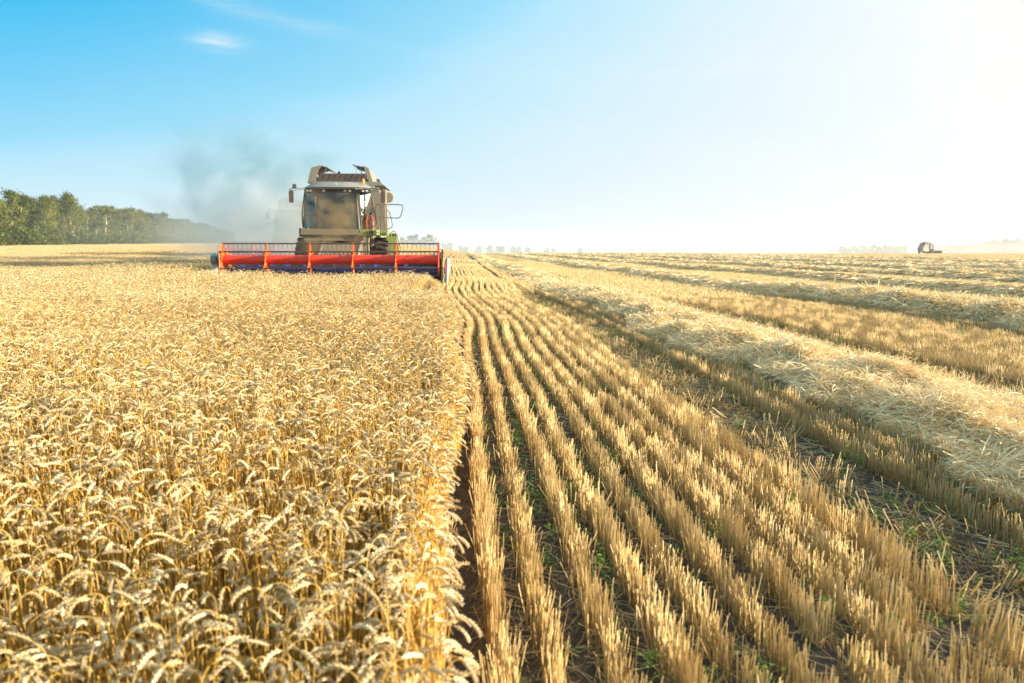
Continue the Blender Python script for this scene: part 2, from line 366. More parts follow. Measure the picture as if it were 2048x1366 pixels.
# ------------------------------------------------------------------ wheat
WH = .62
def stalk_curves(n, k, L_ear, spread=0.0, top=WH):
    """centre lines of nodding stalks; returns P (n,k,3), index where the ear starts"""
    az = rng.uniform(0, 2 * np.pi, n)
    fin = np.clip(rng.normal(1.95, .55, n), .45, 2.9)      # final angle from vertical
    lean = rng.uniform(.01, .10, n)
    Ls = rng.normal(.60, .035, n)
    s = np.concatenate([np.linspace(0, .74, k - 9) if k > 12 else np.linspace(0, .8, max(2, k - 5)), np.linspace(.80, 1.0, 9) if k > 12 else np.linspace(.9, 1.0, k - max(2, k - 5))])
    return az, fin, lean, Ls, s
def make_stalks(n, detail, area=0.0, fat=1.0, top_only=0.0, bare=0):
    """wheat stalks. detail 2 = full ears, 1 = simple ears. area = side of the square they stand in"""
    A = Acc()
    if bare:      # headless tillers filling the stand between the eared stems
        h_ = rng.uniform(.30, .56, bare); a_ = rng.uniform(0, 2 * np.pi, bare); l_ = rng.uniform(0, .09, bare); t_ = np.linspace(0, 1, 3)[None, :]
        ox = rng.uniform(-.5, .5, bare) * area * 1.5; oy = rng.uniform(-.5, .5, bare) * area * 1.5
        P_ = np.stack([ox[:, None] + (np.cos(a_) * l_ * h_)[:, None] * t_, oy[:, None] + (np.sin(a_) * l_ * h_)[:, None] * t_, h_[:, None] * t_], -1)
        V, F = tubes(P_, np.full((bare, 3), .0021 * fat), 3)
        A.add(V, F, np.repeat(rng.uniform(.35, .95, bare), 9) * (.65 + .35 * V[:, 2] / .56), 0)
    for _ in range(n):
        az = rng.uniform(0, 2 * np.pi); fin = float(np.clip(rng.normal(2.45, .6), .4, 3.05))
        lean = rng.uniform(.0, .11); h = rng.normal(.555, .055)
        ks = 5 if detail == 2 else 2
        # stem: nearly straight
        t = np.linspace(top_only, 1, ks)
        d = np.array([math.cos(az), math.sin(az)])
        r = lean * h * t ** 1.6
        stem = np.stack([d[0] * r, d[1] * r, h * t], -1)
        # hook: neck then ear
        nk = 5 if detail == 2 else 3; ne = 6 if detail == 2 else 3
        Ln = rng.uniform(.05, .09); Le = rng.uniform(.062, .084) * (1.0 if detail == 2 else 1.0)
        a0 = math.atan(lean * 1.6)
        fr = rng.uniform(.42, .78)
        pts = [stem[-1]]; an = a0; ang = [a0]
        for i in range(nk):
            an += (fin - a0) * fr / nk
            pts.append(pts[-1] + np.array([d[0] * math.sin(an), d[1] * math.sin(an), math.cos(an)]) * Ln / nk); ang.append(an)
        ear0 = len(pts) - 1
        for i in range(ne):
            an += (fin - a0) * (1 - fr) / ne
            pts.append(pts[-1] + np.array([d[0] * math.sin(an), d[1] * math.sin(an), math.cos(an)]) * Le / ne); ang.append(an)
        pts = np.array(pts); ang = np.array(ang)
        off = np.array([rng.uniform(-.5, .5) * area, rng.uniform(-.5, .5) * area, 0])
        line = np.vstack([stem[:-1], pts[:ear0 + 1]]) + off
        tn = rng.uniform(.4, .95)
        if detail == 2:
            V, F = tubes(line[None], np.linspace(.0024, .0015, len(line))[None] * fat, 3)
        else:
            sv = np.array([[-d[1], d[0], 0]]); V, F = ribbons(line[None], np.array([.0017 * fat]), sv)
            sv2 = np.array([[1.0, 0, 0]])
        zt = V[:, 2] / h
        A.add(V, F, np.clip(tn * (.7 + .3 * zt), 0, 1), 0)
        earl = pts[ear0:] + off; te = rng.uniform(.2, .9)
        T = np.gradient(earl, axis=0); T /= np.linalg.norm(T, axis=1, keepdims=True)
        side = np.array([-d[1], d[0], 0]); up = np.cross(T, side)
        if detail == 2:
            rr = np.interp(np.linspace(0, 1, len(earl)), [0, .15, .6, 1], [.0028, .0046, .0042, .0015]) * fat
            V, F = tubes(earl[None], rr[None], 5); A.add(V, F, te * .8, 1)
            m = 11; roll = rng.uniform(0, np.pi); SP_ = []; SR_ = []
            for j, u in enumerate(np.linspace(.03, .95, m)):
                f = u * (len(earl) - 1); i0 = min(int(f), len(earl) - 2); fr_ = f - i0
                c = earl[i0] * (1 - fr_) + earl[i0 + 1] * fr_; tt = T[i0]; uu = up[i0]
                g_ = float(np.interp(u, [0, .12, .8, 1], [.75, 1, .95, .6]))
                rl = roll + (np.pi / 2 if j % 2 else 0)
                o_ = math.cos(rl) * side + math.sin(rl) * uu
                for sg in (-1, 1):
                    ax = tt * .9 + o_ * sg * .38; ax /= np.linalg.norm(ax)
                    b0 = c + o_ * sg * .0022
                    SP_.append([b0, b0 + ax * .0055 * g_ * fat, b0 + ax * .0135 * g_ * fat]); SR_.append([.0012, .0032 * g_ * fat, .0005])
            V, F = tubes(np.array(SP_), np.array(SR_), 4)
            A.add(V, F, np.clip(te + np.repeat(rng.uniform(-.15, .2, len(SP_)), 12), 0, 1), 1)
        else:
            rr = np.interp(np.linspace(0, 1, len(earl)), [0, .4, 1], [.0045, .0082, .0025]) * fat
            V, F = tubes(earl[None], rr[None], 3); A.add(V, F, te + rng.uniform(-.1, .1), 1)
        if rng.random() < (.5 if detail == 2 else .2):
            z0 = h * rng.uniform(.35, .85); a2 = rng.uniform(0, 2 * np.pi); l = rng.uniform(.08, .2)
            k = 5 if detail == 2 else 3; q = np.linspace(0, 1, k)
            lp = np.stack([off[0] + math.cos(a2) * l * q * .6, off[1] + math.sin(a2) * l * q * .6, z0 + l * (.5 * q - 1.1 * q * q)], -1)
            V, F = ribbons(lp[None], np.linspace(.004, .0015, k)[None] * fat, np.array([[-math.sin(a2), math.cos(a2), .3]]))
            A.add(V, F, rng.uniform(.1, .8), 2)
    return A
wm = [M_stem, M_ear, M_leaf]
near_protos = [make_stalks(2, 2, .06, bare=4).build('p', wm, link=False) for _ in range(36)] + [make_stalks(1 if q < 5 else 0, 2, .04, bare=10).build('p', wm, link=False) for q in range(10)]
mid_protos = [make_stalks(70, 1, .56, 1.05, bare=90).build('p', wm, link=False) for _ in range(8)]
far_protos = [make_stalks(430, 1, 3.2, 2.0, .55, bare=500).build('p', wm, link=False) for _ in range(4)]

def edge_x(y): return np.interp(y, [0, 3, 8, 16, 21, 27], [-.15, -.12, -.03, -.14, -.42, -.95]) + .05 * np.sin(y * 1.1)
# regions of standing wheat
def standing(x, y):
    e = edge_x(y)
    a = (y < 27.7) & (x < e)
    b = (y >= 27.7) & (y < 53) & (x < -8.5)
    c = (y >= 53) & (x < -15.0)
    return a | b | c
def inframe(x, y, ml=2.0, mr=2.0):
    return (x > -.62 * y - ml) & (x < .76 * y + mr)
# near single stalks
Nn = 150000
x = rng.uniform(-13.5, 1.0, Nn); y = rng.uniform(.55, 17.0, Nn)
k = standing(x, y) & (x > -.62 * y - 1.4)
dens = 185   # two stalks per point
area = 14.5 * 16.45
keep = rng.random(Nn) < dens * area / Nn
x, y = x[k & keep], y[k & keep]
# a denser face along the cut edge
NE = 5200; ye = .55 + 27 * rng.random(NE) ** 1.3; xe = edge_x(ye) - np.abs(rng.normal(0, .05, NE)) + .01
x = np.concatenate([x, xe]); y = np.concatenate([y, ye]); n = len(x)
tilt = np.stack([rng.normal(0, .07, n), rng.normal(.0, .07, n), rng.uniform(0, 2 * np.pi, n)], -1)
ed = (edge_x(y) - x) < .16
tilt[ed, 0:2] *= .4
patch = .93 + .09 * np.sin(x * 1.3 + 1) * np.sin(y * .9) + rng.normal(0, .05, n)
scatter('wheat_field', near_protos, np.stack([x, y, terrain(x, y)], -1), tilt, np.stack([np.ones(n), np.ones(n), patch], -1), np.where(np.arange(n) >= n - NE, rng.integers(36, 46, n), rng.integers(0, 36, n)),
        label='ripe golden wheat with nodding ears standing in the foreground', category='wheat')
# middle tiles
def grid(x0, x1, y0, y1, s):
    X, Y = np.meshgrid(np.arange(x0, x1, s), np.arange(y0, y1, s)); return X.ravel() + s / 2, Y.ravel() + s / 2
x, y = grid(-45, 0, 16.6, 60, .5)
k = standing(x + .24, y + .2) & inframe(x, y, 4) & ~((y > 26.8) & (y < 29) & (x > -9))
k2 = (rng.random(len(x)) < .25) & k & (y < 60)
x = np.concatenate([x[k], x[k2]]); y = np.concatenate([y[k], y[k2]]); n = len(x)
ang = rng.integers(0, 4, n) * np.pi / 2
hs = .95 + .07 * np.sin(x * 1.1) * np.sin(y * .7) + rng.normal(0, .03, n)
scatter('standing_wheat', mid_protos, np.stack([x, y, terrain(x, y)], -1), np.stack([0 * ang, 0 * ang, ang], -1), np.stack([np.ones(n), np.ones(n), hs], -1), rng.integers(0, 8, n),
        label='uncut wheat stretching round the red header of the near harvester', category='wheat')
x, y = grid(-330, 0, 58, 430, 3.0)
k = standing(x + 1.5, y) & inframe(x, y, 12) & (x > -85 - (y - 135) * .16 - 3)
x, y = x[k], y[k]; n = len(x)
ang = rng.integers(0, 4, n) * np.pi / 2; hs = 1.0 + rng.normal(0, .03, n)
scatter('distant_wheat', far_protos, np.stack([x, y, terrain(x, y)], -1), np.stack([0 * ang, 0 * ang, ang], -1), np.stack([np.ones(n), np.ones(n), hs], -1), rng.integers(0, 4, n),
        label='far wheat reaching to the foot of the treeline at left', category='wheat')

# ------------------------------------------------------------------ stubble rows
SP = .232
WSP = 7.5; WC = 4.55
def rel_pass(xr):
    """signed distance from the middle of the pass (where the windrow lies) of field coordinate xr"""
    return (xr - WC + WSP / 2) % WSP - WSP / 2
def stub_proto(Ln, n, rad, hh, litter, sides=3):
    A = Acc()
    yy = rng.uniform(-Ln / 2, Ln / 2, n); xx = rng.normal(0, .0215, n)
    h = np.clip(rng.normal(hh, hh * .17, n), hh * .3, hh * 1.4)
    wild = np.where(rng.random(n) < .10, 4.0, 1.0); lx = rng.normal(0, .05, n) * wild + xx * 1.2; ly = rng.normal(0, .06, n) * wild
    k = 3; t = np.linspace(0, 1, k)[None, :, None]
    B = np.stack([xx, yy, 0 * xx], -1)[:, None, :]; D = np.stack([lx * h, ly * h, h], -1)[:, None, :]
    P = B + D * t
    if sides: V, F = tubes(P, np.repeat((rad * rng.uniform(.7, 1.25, n))[:, None], k, 1), sides); per = k * sides
    else: V, F = ribbons(P, rad * rng.uniform(.7, 1.3, n), np.stack([np.ones(n), rng.normal(0, .5, n), 0 * xx], -1)); per = k * 2
    base = rng.uniform(.25, .95, n)
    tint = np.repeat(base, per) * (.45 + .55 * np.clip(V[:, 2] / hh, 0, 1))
    A.add(V, F, tint, 0)
    if litter:
        m = litter; a = rng.uniform(0, 2 * np.pi, m); l = rng.uniform(.04, .13, m); q = np.linspace(0, 1, 4)[None, :]
        bx = rng.normal(0, .03, m)[:, None]; by = rng.uniform(-Ln / 2, Ln / 2, m)[:, None]; bz = rng.uniform(0, hh * .55, m)[:, None]
        P = np.stack([bx + np.cos(a)[:, None] * l[:, None] * q, by + np.sin(a)[:, None] * l[:, None] * q, np.maximum(.004, bz + l[:, None] * (.5 * q - .9 * q * q))], -1)
        V, F = ribbons(P, np.full(m, rad * .9), np.stack([-np.sin(a), np.cos(a), 0 * a + .3], -1)); A.add(V, F, np.repeat(rng.uniform(0, .6, m), 8), 1)
    return A.build('p', [M_stub, M_leaf], link=False)
def rows(y0, y1, seg, xmax_f, step=1, ml=3, xmin=-60):
    """centres of row segments"""
    xs, ys, ks = [], [], []
    ymid = np.arange(y0, y1, seg) + seg / 2
    kk = np.arange(-400, 1600, step)
    for yv in ymid:
        X = kk * SP + .12
        xr = X  # field coordinate
        xw = X + shift(yv)
        ok = (xw < xmax_f * yv + 3) & (xw > -.62 * yv - ml) & (xw > xmin)
        ok &= ~standing(xw - .05, np.full_like(xw, yv))
        rp = rel_pass(xr)
        ok &= ~(np.abs(np.abs(rp) - 1.86) < (.27 if yv < 26 else .10))
        ok &= ~(np.abs(rp) < .40)
        xs.append(xw[ok]); ys.append(np.full(ok.sum(), yv)); ks.append(kk[ok])
    x = np.concatenate(xs); y = np.concatenate(ys); kq = np.concatenate(ks)
    # each drill row strays a little from its neighbours
    x = x + .012 * np.sin(y * .9 + kq * 1.7) + .010 * np.sin(y * .33 + kq * 2.9)
    return x, y, kq
def row_angle(y): return -np.arctan((shift(y + .2) - shift(y - .2)) / .4)
sp_near = [stub_proto(.30, 74, .0021, .185, 44) for _ in range(16)]
x, y, kq = rows(.7, 24, .27, .76)
y = y + rng.uniform(-.05, .05, len(y)); n = len(x)
keep = rng.random(n) > .03; x, y, kq = x[keep], y[keep], kq[keep]; n = len(x)
hs = (.97 + .10 * np.sin(kq * 2.1 + y * .5)) * rng.normal(1, .07, n)
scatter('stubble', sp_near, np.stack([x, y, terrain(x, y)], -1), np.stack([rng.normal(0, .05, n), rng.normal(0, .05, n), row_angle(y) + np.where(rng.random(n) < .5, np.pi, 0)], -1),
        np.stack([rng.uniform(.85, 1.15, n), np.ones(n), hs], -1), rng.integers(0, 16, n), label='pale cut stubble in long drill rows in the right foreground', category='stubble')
sp_mid = [stub_proto(.64, 80, .0046, .185, 26, 0) for _ in range(8)]
x, y, kq = rows(24, 90, .6, .76); n = len(x)
dy_ = rng.uniform(-.3, .3, n); x = x + shift(y + dy_) - shift(y); y = y + dy_
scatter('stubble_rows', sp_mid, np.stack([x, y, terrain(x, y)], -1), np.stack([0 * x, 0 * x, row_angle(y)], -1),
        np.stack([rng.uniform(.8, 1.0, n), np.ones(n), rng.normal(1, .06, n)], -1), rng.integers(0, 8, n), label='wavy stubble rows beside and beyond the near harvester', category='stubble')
sp_far = [stub_proto(5.0, 260, .02, .19, 0, 0) for _ in range(5)]
x, y, kq = rows(90, 400, 4.8, .76, 3); n = len(x)
scatter('distant_stubble', sp_far, np.stack([x, y, terrain(x, y)], -1), np.stack([0 * x, 0 * x, row_angle(y)], -1),
        np.stack([rng.uniform(2, 4, n), np.ones(n), rng.normal(.9, .06, n)], -1), rng.integers(0, 5, n), label='distant stubble running up to the right horizon', category='stubble')

# crushed, leaning stubble left standing in the wheel tracks
n = 2600
y = 32 * rng.random(n) ** .8 + .8; sg = np.where(rng.random(n) < .5, -1, 1); x = WC + WSP * rng.integers(0, 2, n) + sg * 1.86 + rng.uniform(-.30, .30, n) + shift(y)
k = inframe(x, y)
x, y = x[k], y[k]; n = len(x)
sp_crush = [stub_proto(.22, 9, .0022, .15, 12) for _ in range(8)]
scatter('crushed_stubble', sp_crush, np.stack([x, y, terrain(x, y)], -1), np.stack([rng.normal(0, .6, n), rng.normal(0, .6, n), rng.uniform(0, 6.28, n)], -1),
        np.stack([np.ones(n) * 1.6, np.ones(n), rng.uniform(.5, 1.1, n)], -1), rng.integers(0, 8, n), label='crushed leaning stubble in the dark wheel tracks', category='stubble')

# flattened straw lying in the wheel tracks and between the rows
def lying(Pc, l, wdt, tint, mats, name, lift=.02, up=.10, **props):
    n = len(Pc); a = rng.uniform(0, 2 * np.pi, n) if 'ang' not in props else props.pop('ang')
    q = np.linspace(-.5, .5, 4)[None, :]
    bend = rng.normal(0, .25, n)[:, None]; el_ = rng.normal(0, up, n)[:, None]
    dx = np.cos(a)[:, None]; dy = np.sin(a)[:, None]; l_ = l[:, None]
    P = np.stack([Pc[:, 0:1] + l_ * (dx * q - dy * bend * q * q), Pc[:, 1:2] + l_ * (dy * q + dx * bend * q * q), Pc[:, 2:3] + np.abs(rng.normal(0, lift, n))[:, None] + l_ * el_ * q], -1)
    sv = np.stack([-np.sin(a), np.cos(a), rng.normal(0, .6, n)], -1); sv /= np.linalg.norm(sv, axis=1, keepdims=True)
    V, F = ribbons(P, wdt, sv)
    o = np_mesh(name, V, F, mats, np.repeat(tint, 8))
    setp(o, **props); return o
n = 42000
y = 34 * rng.random(n) ** .75 + .6; pn = rng.integers(0, 3, n); sg = np.where(rng.random(n) < .5, -1, 1)
xr = WC + WSP * pn + sg * 1.86 + rng.normal(0, .2, n); x = xr + shift(y)
k = inframe(x, y) ; x, y = x[k], y[k]
n2 = 26000
y2 = 20 * rng.random(n2) ** .7 + .6; x2 = rng.uniform(0, .76, n2) * y2 + shift(y2) + .1
x = np.concatenate([x, x2]); y = np.concatenate([y, y2]); n = len(x)
a = rng.normal(np.pi / 2, .9, n)
lying(np.stack([x, y, terrain(x, y) + .004], -1), rng.uniform(.06, .26, n), np.maximum(.0014, .00028 * y), rng.uniform(0, .5, n), [M_stub], 'loose_straw', .022, .12, ang=a,
      kind='stuff', label='loose trampled straw lying in the dark wheel tracks', category='straw')

# ------------------------------------------------------------------ windrows: each ridge of straw is one thing
def fbm(x, y, seed, f=1.0):
    r = np.random.default_rng(seed); z = 0; amp = 1
    for o in range(5):
        for _ in range(3):
            a = r.uniform(0, 2 * np.pi); p = r.uniform(0, 6.28)
            z = z + amp * np.sin((x * math.cos(a) + y * math.sin(a)) * f * (1.9 ** o) + p)
        amp *= .58
    return z / 5
def windrow(i, y0, y1, label):
    xc = WC + WSP * i
    def height(u, y):    # u across, -1..1
        wd = 1
        prof = np.clip(1 - np.abs(u) ** 2.6, 0, 1) ** .8
        return prof * ((.10 if i == 0 else .19) + .07 * fbm(u * 1.0, y, 5 + i, 1.3) + .15 * fbm(u * 1.4, y, 50 + i, 3.4)) + .0
    def half(y): return (.84 if i == 0 else .90) + .14 * np.sin(y * .55 + i * 2) + .10 * np.sin(y * 1.7 + i) + .06 * np.sin(y * 4.1 + i)
    # body
    ys = [y0]
    while ys[-1] < y1: ys.append(ys[-1] + max(.12, .008 * ys[-1]))
    ys = np.array(ys); us = np.linspace(-1, 1, 15)
    U, Y = np.meshgrid(us, ys); X = xc + shift(Y) + U * half(Y)
    Z = terrain(X, Y) + .15 + height(U, Y) * .86 - .02
    ny_, nx_ = U.shape; q = np.arange(ny_ - 1)[:, None] * nx_ + np.arange(nx_ - 1)[None, :]
    F = np.stack([q, q + 1, q + nx_ + 1, q + nx_], -1).reshape(-1, 4)
    A = Acc(); A.add(np.stack([X, Y, Z], -1), F, .32, 0)
    # straw: piece width and number follow how far away the ridge is
    segs = [(a, min(b, y1)) for a, b in ((y0, 9), (9, 16), (16, 30), (30, 60), (60, 120), (120, 250), (250, 420)) if a < y1 and b > y0]
    for a, b in segs:
        a = max(a, y0)
        if b <= a: continue
        md = .5 * (a + b) + i * 3.0
        wid = max(.0030, .00036 * md); ln = min(.75, max(.17, .011 * md))
        cover = 7.0 if md < 40 else 5.0
        cnt = int(min(90000, (b - a) * 1.9 * cover / (2 * wid * ln)))
        yv = rng.uniform(a, b, cnt); u = np.clip(rng.normal(0, .52, cnt), -1.12, 1.12)
        # scraggly edge
        xv = xc + shift(yv) + u * half(yv)
        zv = terrain(xv, yv) + .165 + height(np.clip(u, -1, 1), yv) + np.abs(rng.normal(0, .05, cnt)) - .02
        ang = 2.2 * fbm(u * 1.5, yv, 90 + i, 2.6) + rng.normal(0, .75, cnt); ll = ln * rng.uniform(.5, 1.5, cnt)
        el_ = rng.normal(.05, .42 if md < 28 else .14, cnt); bend = rng.normal(0, .6, cnt)
        q = np.linspace(-.5, .5, 4)[None, :]; dx = np.cos(ang)[:, None]; dy = np.sin(ang)[:, None]; l_ = ll[:, None]
        P = np.stack([xv[:, None] + l_ * (dx * q - dy * bend[:, None] * q * q), yv[:, None] + l_ * (dy * q + dx * bend[:, None] * q * q),
                      zv[:, None] + l_ * (el_[:, None] * q - .25 * q * q)], -1)
        sv = np.stack([-np.sin(ang), np.cos(ang), rng.normal(0, .8, cnt)], -1); sv /= np.linalg.norm(sv, axis=1, keepdims=True)
        V, F = ribbons(P, wid * rng.uniform(.6, 1.4, cnt), sv)
        A.add(V, F, np.repeat(np.clip(rng.normal(.6, .22, cnt), 0, 1), 8), 0)
    o = A.build('straw_windrow', [M_straw])
    return setp(o, label=label, category='windrow', group='straw windrows on the stubble')
wl = ['broad fluffy straw windrow nearest the camera, ending at the right frame edge',
      'second straw windrow from the camera, beyond the first wide stubble strip',
      'third straw windrow from the camera on the right field',
      'fourth straw windrow from the camera, a thin band low on the right field',
      'fifth straw windrow from the camera toward the right horizon',
      'sixth straw windrow from the camera, a faint line near the horizon',
      'seventh straw windrow from the camera, a faint line near the horizon',
      'eighth straw windrow from the camera, just below the distant harvester',
      'ninth straw windrow, farthest from the camera at the right horizon']
for i in range(9):
    y0 = max(3.6, (WC + WSP * i - 3) / .76)
    windrow(i, y0, 330 if i < 3 else 300, wl[i])

# ------------------------------------------------------------------ weeds
def weed_proto(nl, size, hgt, petal=False, ylw=0.0):
    A = Acc()
    for _ in range(nl):
        a = rng.uniform(0, 2 * np.pi); r0 = abs(rng.normal(0, size * .35)); z0 = rng.uniform(.0, hgt); l = rng.uniform(.4, 1) * size * .45
        q = np.linspace(0, 1, 4)
        bx, by = r0 * math.cos(a), r0 * math.sin(a); a2 = a + rng.normal(0, .8)
        P = np.stack([bx + math.cos(a2) * l * q, by + math.sin(a2) * l * q, z0 + l * (.6 * q - .7 * q * q)], -1)
        V, F = ribbons(P[None], np.array([[.2, 1, .8, .05]]) * l * .26, np.array([[-math.sin(a2), math.cos(a2), rng.normal(0, .4)]]))
        A.add(V, F, np.clip(rng.normal(.45 + ylw, .2), 0, 1), 0)
    for _ in range(3):
        P = np.stack([np.linspace(0, rng.normal(0, size * .2), 4), np.linspace(0, rng.normal(0, size * .2), 4), np.linspace(0, hgt, 4)], -1)
        V, F = tubes(P[None], np.full((1, 4), .0014), 3); A.add(V, F, .4, 0)
    if petal:
        for _ in range(26):
            a = rng.uniform(0, 2 * np.pi); e = rng.uniform(.2, 1.4); l = .022; q = np.linspace(0, 1, 3)
            P = np.stack([math.cos(a) * math.cos(e) * l * q, math.sin(a) * math.cos(e) * l * q, hgt + math.sin(e) * l * q], -1)
            V, F = ribbons(P[None], np.array([.003]), np.array([[-math.sin(a), math.cos(a), 0]])); A.add(V, F, .6, 1)
    return A
weeds = [weed_proto(26, .10, .07).build('p', [M_weed], link=False) for _ in range(5)] + [weed_proto(34, .10, .20, ylw=.25).build('p', [M_weed], link=False) for _ in range(4)]
n = 24000
y = 34 * rng.random(n) ** .8 + 1; kk = rng.integers(0, 110, n); xr = kk * SP + .12 + SP / 2 + rng.normal(0, .03, n); x = xr + shift(y)
pat = fbm(x, y * .35, 77, .9) + fbm(x, y, 78, 3.2) * .7
strip = np.where(np.abs(xr - 1.05) < .3, .55, 0) + np.where(xr < 2.4, .25, np.where(np.abs(np.abs(rel_pass(xr)) - 1.86) < .4, .10, -.45))
k = (pat + strip > .12) & inframe(x, y) & (x > edge_x(y) + .08) & (np.abs(rel_pass(xr)) > 1.0)
x, y = x[k], y[k]; n = len(x)
scatter('weeds', weeds, np.stack([x, y, terrain(x, y)], -1), np.stack([0 * x, 0 * x, rng.uniform(0, 6.28, n)], -1), np.repeat(rng.uniform(.35, .9, n)[:, None], 3, 1), rng.integers(0, 9, n),
        label='small green weeds sprouting between the stubble rows', category='weeds')
n = 60
y = rng.uniform(6, 26, n); x = rng.uniform(-.55, 0, n) * y - .2
k = x < edge_x(y) - .3; x, y = x[k], y[k]; n = len(x)
wz = [weed_proto(30, .12, .60, ylw=.2).build('p', [M_weed], link=False) for _ in range(3)]
scatter('green_stems', wz, np.stack([x, y, terrain(x, y)], -1), np.stack([0 * x, 0 * x, rng.uniform(0, 6.28, n)], -1), np.ones((n, 3)), rng.integers(0, 3, n),
        label='stray green weed stems poking up among the wheat', category='weeds')
for (x, y, lb) in ((-.90, 20.2, 'pink thistle flower in the wheat close to the header right end'), (-.80, 19.8, 'pink thistle flower, the right one of the pair near the header'),
                   (-1.05, 13.6, 'pink thistle flower with green leaves at the wheat edge nearer the camera')):
    o = weed_proto(14, .10, .66, petal=True).build('thistle', [M_weed, M_petal]); o.location = (x, y, float(terrain(x, y)))
    setp(o, label=lb, category='thistle', group='pink thistles in the wheat')

# ------------------------------------------------------------------ modelling kit for the machines
class MB:
    def __init__(s): s.v = []; s.f = []
    def add(s, V, F):
        b = len(s.v); s.v += [tuple(p) for p in V]; s.f += [tuple(i + b for i in q) for q in F]
    def box(s, x0, x1, y0, y1, z0, z1, bev=.0):
        if bev <= 0:
            V = [(x, y, z) for z in (z0, z1) for y in (y0, y1) for x in (x0, x1)]
            s.add(V, [(0, 2, 3, 1), (4, 5, 7, 6), (0, 1, 5, 4), (1, 3, 7, 5), (3, 2, 6, 7), (2, 0, 4, 6)]); return
        b = min(bev, (x1 - x0) / 2.01, (y1 - y0) / 2.01, (z1 - z0) / 2.01)
        s.prism([(x0 + b, z0), (x1 - b, z0), (x1, z0 + b), (x1, z1 - b), (x1 - b, z1), (x0 + b, z1), (x0, z1 - b), (x0, z0 + b)], y0, y1)
    def prism(s, poly, y0, y1):      # polygon in xz, extruded along y
        n = len(poly)
        V = [(p[0], y0, p[1]) for p in poly] + [(p[0], y1, p[1]) for p in poly]
        s.add(V, [tuple(range(n)), tuple(range(2 * n - 1, n - 1, -1))] + [(i, i + n, (i + 1) % n + n, (i + 1) % n) for i in range(n)])
    def prismx(s, poly, x0, x1):     # polygon in yz, extruded along x
        n = len(poly)
        V = [(x0, p[0], p[1]) for p in poly] + [(x1, p[0], p[1]) for p in poly]
        s.add(V, [tuple(range(n)), tuple(range(2 * n - 1, n - 1, -1))] + [(i, i + n, (i + 1) % n + n, (i + 1) % n) for i in range(n)])
    def slab(s, pts, th):            # planar polygon in space given thickness
        P = [Vector(p) for p in pts]; nrm_ = (P[1] - P[0]).cross(P[2] - P[0]).normalized() * th; n = len(P)
        V = [p for p in P] + [p + nrm_ for p in P]
        s.add(V, [tuple(range(n))[::-1], tuple(range(n, 2 * n))] + [(i, (i + 1) % n, (i + 1) % n + n, i + n) for i in range(n)])
    def loft(s, rings, cap=True):
        n = len(rings[0]); b = len(s.v)
        V = [p for r in rings for p in r]; F = []
        for i in range(len(rings) - 1):
            for j in range(n): F.append((i * n + j, i * n + (j + 1) % n, (i + 1) * n + (j + 1) % n, (i + 1) * n + j))
        if cap: F.append(tuple(range(n))[::-1]); F.append(tuple((len(rings) - 1) * n + j for j in range(n)))
        s.add(V, F)
    def tube(s, pts, r, n=8, smooth_path=0):
        P = [Vector(p) for p in pts]
        if smooth_path:
            for _ in range(smooth_path):
                Q = [P[0]]
                for a, b in zip(P[:-1], P[1:]): Q += [a.lerp(b, .25), a.lerp(b, .75)]
                Q.append(P[-1]); P = Q
        rings = []; prev = None
        for i, p in enumerate(P):
            t = (P[min(i + 1, len(P) - 1)] - P[max(i - 1, 0)]).normalized()
            if prev is None: a = t.orthogonal().normalized()
            else:
                a = prev - t * prev.dot(t)
                a = a.normalized() if a.length > 1e-5 else t.orthogonal().normalized()
            prev = a; b = t.cross(a)
            rr = r[i] if isinstance(r, (list, tuple)) else r
            rings.append([p + (a * math.cos(2 * math.pi * j / n) + b * math.sin(2 * math.pi * j / n)) * rr for j in range(n)])
        s.loft(rings)
    def lathe(s, prof, axis_='x', c=(0, 0, 0), n=28):   # prof: (along, radius)
        rings = []
        for a, r in prof:
            ring = []
            for j in range(n):
                th = 2 * math.pi * j / n; u, v = r * math.cos(th), r * math.sin(th)
                ring.append({'x': (c[0] + a, c[1] + u, c[2] + v), 'y': (c[0] + v, c[1] + a, c[2] + u), 'z': (c[0] + u, c[1] + v, c[2] + a)}[axis_])
            rings.append(ring)
        s.loft(rings)
    def build(s, name, m, parent=None, smooth=False, bevel=0.0, label=None):
        me = bpy.data.meshes.new(name); me.from_pydata([tuple(v) for v in s.v], [], s.f); me.materials.append(m)
        import bmesh
        bm = bmesh.new(); bm.from_mesh(me); bmesh.ops.recalc_face_normals(bm, faces=bm.faces); bm.to_mesh(me); bm.free()
        if smooth:
            for p in me.polygons: p.use_smooth = True
            try: me.set_sharp_from_angle(angle=R(40))
            except Exception: pass
        me.update()
        o = bpy.data.objects.new(name, me); C.objects.link(o)
        if parent is not None: o.parent = parent
        if bevel:
            b = o.modifiers.new('bevel', 'BEVEL'); b.width = bevel; b.segments = 2; b.limit_method = 'ANGLE'
        if label: o['label'] = label
        return o
def empty(name, loc, rz=0.0):
    o = bpy.data.objects.new(name, None); C.objects.link(o); o.location = loc; o.rotation_euler.z = rz; o.empty_display_size = .3; return o

